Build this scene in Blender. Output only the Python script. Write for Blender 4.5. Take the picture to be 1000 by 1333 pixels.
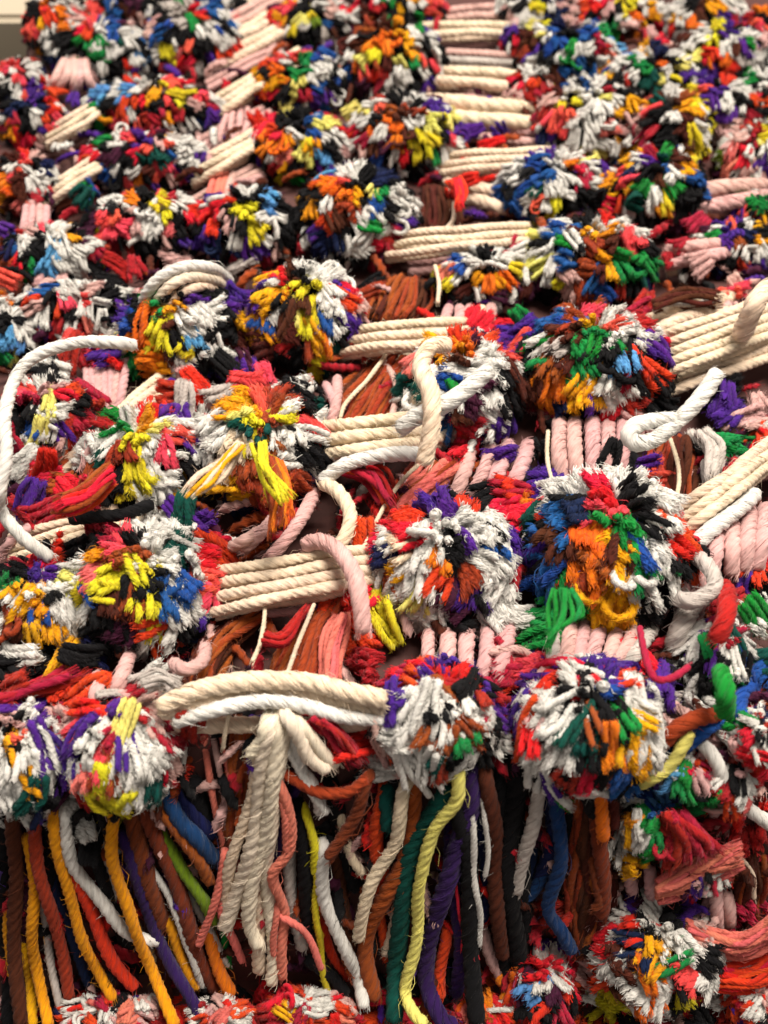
import bpy, math, random, re
import numpy as np
from mathutils import Vector, Matrix
random.seed(7)
rng = np.random.default_rng(11)
for o in list(bpy.data.objects): bpy.data.objects.remove(o)
SC = bpy.context.scene
COL = SC.collection

# ------------------------------------------------------------------ camera
F = 1430.0                                  # focal length in photo pixels (photo is 1000 x 1333)
CAMH = 0.29
PITCH = math.radians(52)
cam_d = bpy.data.cameras.new('camera'); cam = bpy.data.objects.new('camera', cam_d); COL.objects.link(cam)
cam.location = (0, 0, CAMH); cam.rotation_euler = (math.radians(90) - PITCH, 0, 0)
cam_d.sensor_fit = 'VERTICAL'; cam_d.sensor_height = 36; cam_d.lens = F * 36 / 1333
cam_d.clip_start = 0.01; cam_d.clip_end = 50
cam_d.dof.use_dof = True; cam_d.dof.focus_distance = 0.345; cam_d.dof.aperture_fstop = 10.5
SC.camera = cam
# ------------------------------------------------------------------ world and lamps
w = bpy.data.worlds.new('World'); SC.world = w; w.use_nodes = True
w.node_tree.nodes['Background'].inputs[0].default_value = (1.0, 0.90, 0.80, 1)
w.node_tree.nodes['Background'].inputs[1].default_value = 0.27
def area(name, loc, target, size, power, col):
    l = bpy.data.lights.new(name, 'AREA'); l.shape = 'DISK'; l.size = size; l.energy = power; l.color = col
    o = bpy.data.objects.new(name, l); COL.objects.link(o); o.location = loc
    o.rotation_euler = (Vector(target) - Vector(loc)).to_track_quat('-Z', 'Y').to_euler()
area('ceiling_lamp', (0.28, 0.42, 1.27), (0, 0.22, 0), 0.60, 30, (1.0, 0.89, 0.77))
area('room_lamp', (-0.7, 0.9, 1.1), (0, 0.2, 0), 0.5, 7, (1.0, 0.93, 0.86))
SC.view_settings.view_transform = 'Standard'; SC.view_settings.look = 'None'
SC.view_settings.exposure = 0.27; SC.view_settings.gamma = 1
SC.render.engine = 'CYCLES'

# ------------------------------------------------------------------ geometry of the place
FW = Vector((0, math.cos(PITCH), -math.sin(PITCH))); UP = Vector((0, math.sin(PITCH), math.cos(PITCH)))
EYE = Vector((0, 0, CAMH))
Y0 = 0.142; SL = math.tan(math.radians(66)); LOW = -0.10
def Hs(y):                                    # height of the pile: flat top, steep front where the fringe hangs, lower layer
    return 0.0 if y >= Y0 else max(LOW, -(Y0 - y) * SL)
def ray(u, v): return (FW + Vector((1, 0, 0)) * ((u - 500) / F) + UP * ((666.5 - v) / F))
def P(u, v, h=0.0):
    d = ray(u, v); lo, hi = 0.05, 3.0
    for _ in range(40):
        m = (lo + hi) / 2; p = EYE + d * m
        if p.z > Hs(p.y) + h: lo = m
        else: hi = m
    return EYE + d * lo
def depth(p): return (p - EYE).dot(FW)
def proj(p):
    q = p - EYE; z = q.dot(FW)
    return 500 + F * q.x / z, 666.5 - F * q.dot(UP) / z

# ------------------------------------------------------------------ yarn materials
RGB = dict(W=(228,227,222), E=(238,218,192), P=(218,176,170), R=(226,38,26), M=(176,28,42), H=(240,74,76),
 O=(240,118,18), G=(240,168,12), Y=(230,216,40), L=(238,232,125), N=(16,138,60), T=(8,76,68), B=(28,84,160),
 S=(92,158,214), V=(20,32,74), U=(78,32,140), D=(74,26,54), X=(84,38,24), Z=(160,70,28), K=(14,14,18),
 C=(238,226,204), F=(52,24,86),  A=(232,122,110), J=(196,188,182), I=(112,140,26), Q=(212,168,166))
CN = dict(W='white',E='cream',P='pale_pink',R='red',M='crimson',H='coral',O='orange',G='gold',Y='yellow',L='lemon',
 N='green',T='teal',B='blue',S='sky_blue',V='navy',U='purple',D='plum',X='brown',Z='rust',K='black',A='salmon',J='grey',I='lime',Q='pink',C='off_white',F='shaded_purple')
RGB['1'] = (16,56,104); CN['1'] = 'shaded_blue'; RGB['2'] = (120,52,24); CN['2'] = 'deep_rust'  # this blue and the darker violet above carry the fringe's shade in their colour
def lin(c): c /= 255.; return c / 12.92 if c <= .04045 else ((c + .055) / 1.055) ** 2.4
MATS = {}
def yarn(c):
    if c in MATS: return MATS[c]
    m = bpy.data.materials.new(CN[c] + '_wool'); m.use_nodes = True; nt = m.node_tree; N = nt.nodes; L = nt.links
    b = N['Principled BSDF']
    col = [min(0.86, lin(x) * 1.0) for x in RGB[c]]
    uv = N.new('ShaderNodeUVMap'); uv.uv_map = 'yarn'
    mp = N.new('ShaderNodeMapping'); mp.inputs['Scale'].default_value = (0.55, 26, 1); L.new(uv.outputs[0], mp.inputs[0])
    fib = N.new('ShaderNodeTexNoise'); fib.inputs['Scale'].default_value = 1.0; fib.inputs['Detail'].default_value = 3
    fib.inputs['Roughness'].default_value = .65; L.new(mp.outputs[0], fib.inputs['Vector'])
    tc = N.new('ShaderNodeTexCoord')
    pat = N.new('ShaderNodeTexNoise'); pat.inputs['Scale'].default_value = 260; pat.inputs['Detail'].default_value = 2
    L.new(tc.outputs['Object'], pat.inputs['Vector'])
    oi = N.new('ShaderNodeObjectInfo')
    hsv = N.new('ShaderNodeHueSaturation'); hsv.inputs['Color'].default_value = (*col, 1)
    r1 = N.new('ShaderNodeMapRange'); r1.inputs[3].default_value = .487; r1.inputs[4].default_value = .513
    L.new(oi.outputs['Random'], r1.inputs[0]); L.new(r1.outputs[0], hsv.inputs['Hue'])
    a = N.new('ShaderNodeMapRange'); a.inputs[1].default_value = .25; a.inputs[2].default_value = .75
    a.inputs[3].default_value = .66; a.inputs[4].default_value = 1.12; L.new(fib.outputs[0], a.inputs[0])
    a2 = N.new('ShaderNodeMapRange'); a2.inputs[1].default_value = .3; a2.inputs[2].default_value = .7
    a2.inputs[3].default_value = .86; a2.inputs[4].default_value = 1.1; L.new(pat.outputs[0], a2.inputs[0])
    mm = N.new('ShaderNodeMath'); mm.operation = 'MULTIPLY'; L.new(a.outputs[0], mm.inputs[0]); L.new(a2.outputs[0], mm.inputs[1])
    L.new(mm.outputs[0], hsv.inputs['Value']); L.new(hsv.outputs[0], b.inputs['Base Color'])
    b.inputs['Roughness'].default_value = .85; b.inputs['Specular IOR Level'].default_value = .18
    b.inputs['Sheen Weight'].default_value = .22 if c not in 'KVTXD' else .08
    b.inputs['Sheen Roughness'].default_value = .45
    b.inputs['Sheen Tint'].default_value = (*[min(1, x * .6 + .4) for x in col], 1)
    bp = N.new('ShaderNodeBump'); bp.inputs['Strength'].default_value = .75; bp.inputs['Distance'].default_value = .0006
    L.new(fib.outputs[0], bp.inputs['Height']); L.new(bp.outputs[0], b.inputs['Normal'])
    MATS[c] = m; return m

# ------------------------------------------------------------------ mesh builder
class MB:
    def __init__(s): s.v = []; s.q = []; s.uv = []; s.mi = []; s.n = 0; s.cols = []
    def mat(s, c):
        if c not in s.cols: s.cols.append(c)
        return s.cols.index(c)
    def grid(s, V, uu, vv, closed, mi):       # V: (rings, sides, 3)
        R, S = V.shape[:2]; i = np.arange(R - 1)[:, None]; j = np.arange(S if closed else S - 1)[None, :]
        j2 = (j + 1) % S
        q = np.stack([i * S + j, i * S + j2, (i + 1) * S + j2, (i + 1) * S + j], -1).reshape(-1, 4) + s.n
        ju = j + 1
        ua = uu[i]; ub = uu[i + 1]; z = np.zeros_like(j, float)
        va = vv[i] + j / S; vb = vv[i] + ju / S; vc = vv[i + 1] + ju / S; vd = vv[i + 1] + j / S
        uv = np.stack([np.stack([ua + z, va], -1), np.stack([ua + z, vb], -1), np.stack([ub + z, vc], -1), np.stack([ub + z, vd], -1)], -2).reshape(-1, 2)
        s.v.append(V.reshape(-1, 3)); s.n += R * S; s.q.append(q); s.uv.append(uv); s.mi.append(np.full(len(q), mi))
    def mesh(s, name):
        me = bpy.data.meshes.new(name); v = np.concatenate(s.v); q = np.concatenate(s.q); uv = np.concatenate(s.uv); mi = np.concatenate(s.mi)
        me.vertices.add(len(v)); me.vertices.foreach_set('co', v.astype(np.float32).ravel())
        me.loops.add(len(q) * 4); me.loops.foreach_set('vertex_index', q.astype(np.int32).ravel())
        me.polygons.add(len(q)); me.polygons.foreach_set('loop_start', (np.arange(len(q)) * 4).astype(np.int32))
        me.polygons.foreach_set('loop_total', np.full(len(q), 4, np.int32))
        me.polygons.foreach_set('material_index', mi.astype(np.int32))
        me.polygons.foreach_set('use_smooth', np.ones(len(q), bool))
        me.uv_layers.new(name='yarn'); me.uv_layers['yarn'].data.foreach_set('uv', uv.astype(np.float32).ravel())
        me.update(calc_edges=True)
        for c in s.cols: me.materials.append(yarn(c))
        return me

def resample(pts, step):
    p = np.array([list(a) for a in pts], float)
    if len(p) == 2: p = np.array([p[0], p[0] * .67 + p[1] * .33, p[0] * .33 + p[1] * .67, p[1]])
    e = np.vstack([2 * p[0] - p[1], p, 2 * p[-1] - p[-2]]); out = []
    for i in range(1, len(e) - 2):
        t = np.linspace(0, 1, 12, endpoint=False)[:, None]; a, b, c, d = e[i - 1], e[i], e[i + 1], e[i + 2]
        out.append(.5 * ((2 * b) + (-a + c) * t + (2 * a - 5 * b + 4 * c - d) * t ** 2 + (-a + 3 * b - 3 * c + d) * t ** 3))
    q = np.vstack(out + [p[-1:]]); L = np.r_[0, np.cumsum(np.linalg.norm(np.diff(q, axis=0), axis=1))]
    n = max(6, int(L[-1] / step)); s = np.linspace(0, L[-1], n)
    return np.stack([np.interp(s, L, q[:, k]) for k in range(3)], 1), s

def frames(c):
    t = np.gradient(c, axis=0); t /= np.linalg.norm(t, axis=1)[:, None] + 1e-12
    a = np.array([0, 0, 1.]) if abs(t[0][2]) < .9 else np.array([1., 0, 0])
    n = np.cross(t[0], a); n /= np.linalg.norm(n); N = [n]
    for i in range(1, len(c)):
        n = N[-1] - t[i] * np.dot(N[-1], t[i]); n /= np.linalg.norm(n) + 1e-12; N.append(n)
    N = np.array(N); return t, N, np.cross(t, N)

def hairs(mb, c, R, count, mi, ln=.004, wd=.00005):
    if count <= 0: return
    t, N, B = frames(c)
    for _ in range(count):
        i = rng.integers(1, len(c) - 1); a = rng.uniform(0, 2 * np.pi); o = N[i] * math.cos(a) + B[i] * math.sin(a)
        p = c[i] + o * R[i] * .9; d = o * rng.uniform(.5, 1) + t[i] * rng.uniform(-1, 1) + rng.normal(0, .3, 3)
        l = ln * rng.uniform(.4, 1.3); d /= np.linalg.norm(d); crv = rng.normal(0, .8, 3); pts = [p]
        for k in range(4):
            d = d + crv * .35; d /= np.linalg.norm(d); pts.append(pts[-1] + d * l / 4)
        pts = np.array(pts); sd = np.cross(d, rng.normal(0, 1, 3)); sd /= np.linalg.norm(sd) + 1e-9
        ww = (wd * np.array([1, 1, .9, .7, .3]))[:, None]
        mb.grid(np.stack([pts - sd * ww, pts + sd * ww], 1), np.zeros(5), np.zeros(5), False, mi)

def fibres(mb, q, Rb, tw, m, ln, fr, mi, over=.0008, fly=.08, bulge=.24):
    """wool fibres lying along the plies: thin three-sided threads that dip in and out of the strand"""
    if m <= 0: return
    K = 6; s = np.r_[0, np.cumsum(np.linalg.norm(np.diff(q, axis=0), axis=1))]; S = s[-1]; t, N, B = frames(q)
    L = np.minimum(ln * rng.uniform(.5, 1.4, m), S * 1.2); s0 = rng.uniform(-.25 * L, S + over - .55 * L)
    tt = np.linspace(0, 1, K)[None, :]; ss = s0[:, None] + L[:, None] * tt
    ex = np.clip(ss - S, 0, over * 1.8); sc = np.clip(ss, 0, S)
    I = lambda A: np.stack([np.interp(sc, s, A[:, k]) for k in range(3)], -1)
    Q = I(q) + t[-1] * ex[..., None]; NN = I(N); BB = I(B); R = np.interp(sc, s, Rb)
    ph = rng.uniform(0, 2 * np.pi, m)[:, None]; a = ph + np.interp(sc, s, tw) + rng.normal(0, .35, m)[:, None] * tt
    rho = R * (.84 + bulge * np.sin(np.pi * tt) * rng.uniform(.3, 1.2, m)[:, None] + rng.normal(0, .05, (m, K)))
    f = (rng.random(m) < fly)[:, None] * rng.uniform(.4, 1.6, m)[:, None]; rho = rho + R * f * tt ** 1.5
    er = np.cos(a)[..., None] * NN + np.sin(a)[..., None] * BB; p = Q + rho[..., None] * er
    T = np.gradient(p, axis=1); T /= np.linalg.norm(T, axis=2, keepdims=True) + 1e-12; et = np.cross(T, er)
    w_ = fr * rng.uniform(.7, 1.3, m)[:, None] * np.array([.35, 1, 1.1, 1.1, .9, .3])[None, :]
    V = np.stack([p + w_[..., None] * (math.cos(x) * er + math.sin(x) * et) for x in (.0, 2.094, 4.189)], 2)   # m,K,3,3
    i = np.arange(m)[:, None, None]; k = np.arange(K - 1)[None, :, None]; j = np.arange(3)[None, None, :]; j2 = (j + 1) % 3
    b = i * K * 3
    qd = np.stack(np.broadcast_arrays(b + k * 3 + j, b + k * 3 + j2, b + (k + 1) * 3 + j2, b + (k + 1) * 3 + j), -1).reshape(-1, 4) + mb.n
    u0 = np.broadcast_to(rng.uniform(0, 60, m)[:, None, None], (m, K - 1, 3)).reshape(-1)
    v0 = np.broadcast_to(rng.uniform(0, 1, m)[:, None, None], (m, K - 1, 3)).reshape(-1)
    mb.v.append(V.reshape(-1, 3)); mb.n += m * K * 3; mb.q.append(qd); mb.uv.append(np.repeat(np.stack([u0, v0], -1), 4, 0)); mb.mi.append(np.full(len(qd), mi))

def strand(mb, pts, rad, c, lobes=4, depth_=.085, pitch=6.6, sides=None, step=None, wob=.06, fuzz=1.0, end0=True, end1=True, soft=.018, fib=2.8, fibl=None, fibr=.000085, fray=.0006, fly=.025, bulge=.13):
    """plied yarn: a twisted lobed section swept along a curve"""
    sides = sides or lobes * 4; step = step or rad * .42
    q, s = resample(pts, step); n = len(q)
    ph = rng.uniform(0, 6.28, 3)
    q = q + np.stack([np.sin(s / rad * .23 + ph[0]), np.sin(s / rad * .31 + ph[1]), np.sin(s / rad * .27 + ph[2])], 1) * rad * wob * 2
    t, N, B = frames(q)
    R = rad * (1 + .05 * np.sin(s / rad * .5 + ph[0]) + rng.normal(0, .018, n))
    x0 = s / (rad * .9); x1 = (s[-1] - s) / (rad * .9)
    if end0: R = R * np.sqrt(np.clip(1 - (1 - np.clip(x0, 0, 1)) ** 2, .001, 1))
    if end1: R = R * np.sqrt(np.clip(1 - (1 - np.clip(x1, 0, 1)) ** 2, .001, 1))
    th = np.arange(sides) / sides * 2 * np.pi; tw = 2 * np.pi * s / (rad * pitch)
    lob = np.abs(np.cos(lobes / 2 * (th[None, :] - 0)))          # lobes fixed to the section, which itself is turned
    rr = R[:, None] * (1 - depth_ * 1.6 + depth_ * 1.9 * lob ** .75 + rng.normal(0, .012 + soft, (n, sides)))
    ang = th[None, :] + tw[:, None] + ph[2]
    V = q[:, None, :] + rr[..., None] * (np.cos(ang)[..., None] * N[:, None, :] + np.sin(ang)[..., None] * B[:, None, :])
    mi = mb.mat(c)
    mb.grid(V, s * 1000 / (rad * 1000) * .9, s * 0 + ph[0], True, mi)
    fibres(mb, q, R * 0 + rad * (1 + depth_ * .2), tw, int(s[-1] / .001 * fib * max(.5, rad / .0022)), fibl or .011, fibr, mi, over=fray, fly=fly, bulge=bulge)
    hairs(mb, q, R, int(s[-1] * 480 * fuzz), mi, ln=.0026)
    return q

def link(o, parent=None):
    COL.objects.link(o)
    if parent: o.parent = parent
    return o
def meta(o, label, cat, group=None):
    o['label'] = label; o['category'] = cat
    if group: o['group'] = group
    return o

# ------------------------------------------------------------------ tuft templates (shared meshes)
# z runs from the sunk root to the cut end, y is the flat width of the tuft, x points out of the pompom
TL = {'mid': .0165, 'nub': .012, 'long': .026, 'loop': .019, 'dot': .013}
def tuft_mesh(kind, k):
    mb = MB(); mb.mat('W')
    n = {'mid': int(rng.integers(4, 7)), 'nub': int(rng.integers(4, 7)), 'long': int(rng.integers(4, 6)), 'loop': int(rng.integers(3, 5)), 'dot': int(rng.integers(2, 4))}[kind]
    L = TL[kind]; bend = {'mid': .0035, 'nub': .0008, 'long': .0075, 'loop': .004, 'dot': .0012}[kind]
    bend *= rng.uniform(.5, 1.5); sway = rng.normal(0, .0016) * L / .02
    rad0 = {'mid': .00136, 'nub': .00142, 'long': .00124, 'loop': .00130, 'dot': .00160}[kind] * rng.uniform(.92, 1.12)
    for i in range(n):
        fy = (i - (n - 1) / 2) * rad0 * rng.uniform(1.15, 1.5); fx = rng.normal(0, rad0 * .85) - abs(fy) * .22
        l = L * rng.uniform(.80, 1.08); t = np.linspace(0, 1, 6); ph = rng.uniform(0, 6.28, 2)
        wv = .00042 * np.stack([np.sin(t * 5 + ph[0]), np.sin(t * 5.5 + ph[1])], 1) * np.minimum(1, t * 2)[:, None]
        spr = .62 + .42 * t + .16 * t ** 3 * rng.uniform(-1, 2)
        pts = np.stack([fx * spr - bend * t ** 2 + bend * .25 + wv[:, 0], fy * spr + sway * t ** 2 + wv[:, 1], l * t], 1)
        if kind == 'loop' and i < 2:
            R0 = rng.uniform(.0026, .0038); ce = pts[-2]; sg = rng.choice([-1, 1]); an = np.linspace(0, 1.3 * np.pi, 7)
            lp = np.stack([ce[0] + R0 * .35 * np.sin(an) + .001, ce[1] + sg * R0 * (1 - np.cos(an)), ce[2] + R0 * 1.2 * np.sin(an)], 1)
            pts = np.vstack([pts[:-1], lp[1:]])
        rad = rad0 * rng.uniform(.85, 1.12)
        strand(mb, pts, rad * .93, 'W', lobes=3, depth_=.07, pitch=9, sides=9, step=rad * 1.0, wob=.14, fuzz=2.2, soft=.06,
               fib=40 / (l * 1000) * (.0022 / rad), fibl=l * .6, fibr=.00011, fray=.00035, fly=.04, bulge=.17)
    return mb.mesh('tuft_' + kind)
TM = {k: [tuft_mesh(k, i) for i in range(n)] for k, n in (('mid', 26), ('nub', 14), ('long', 16), ('loop', 8), ('dot', 12))}

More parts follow.
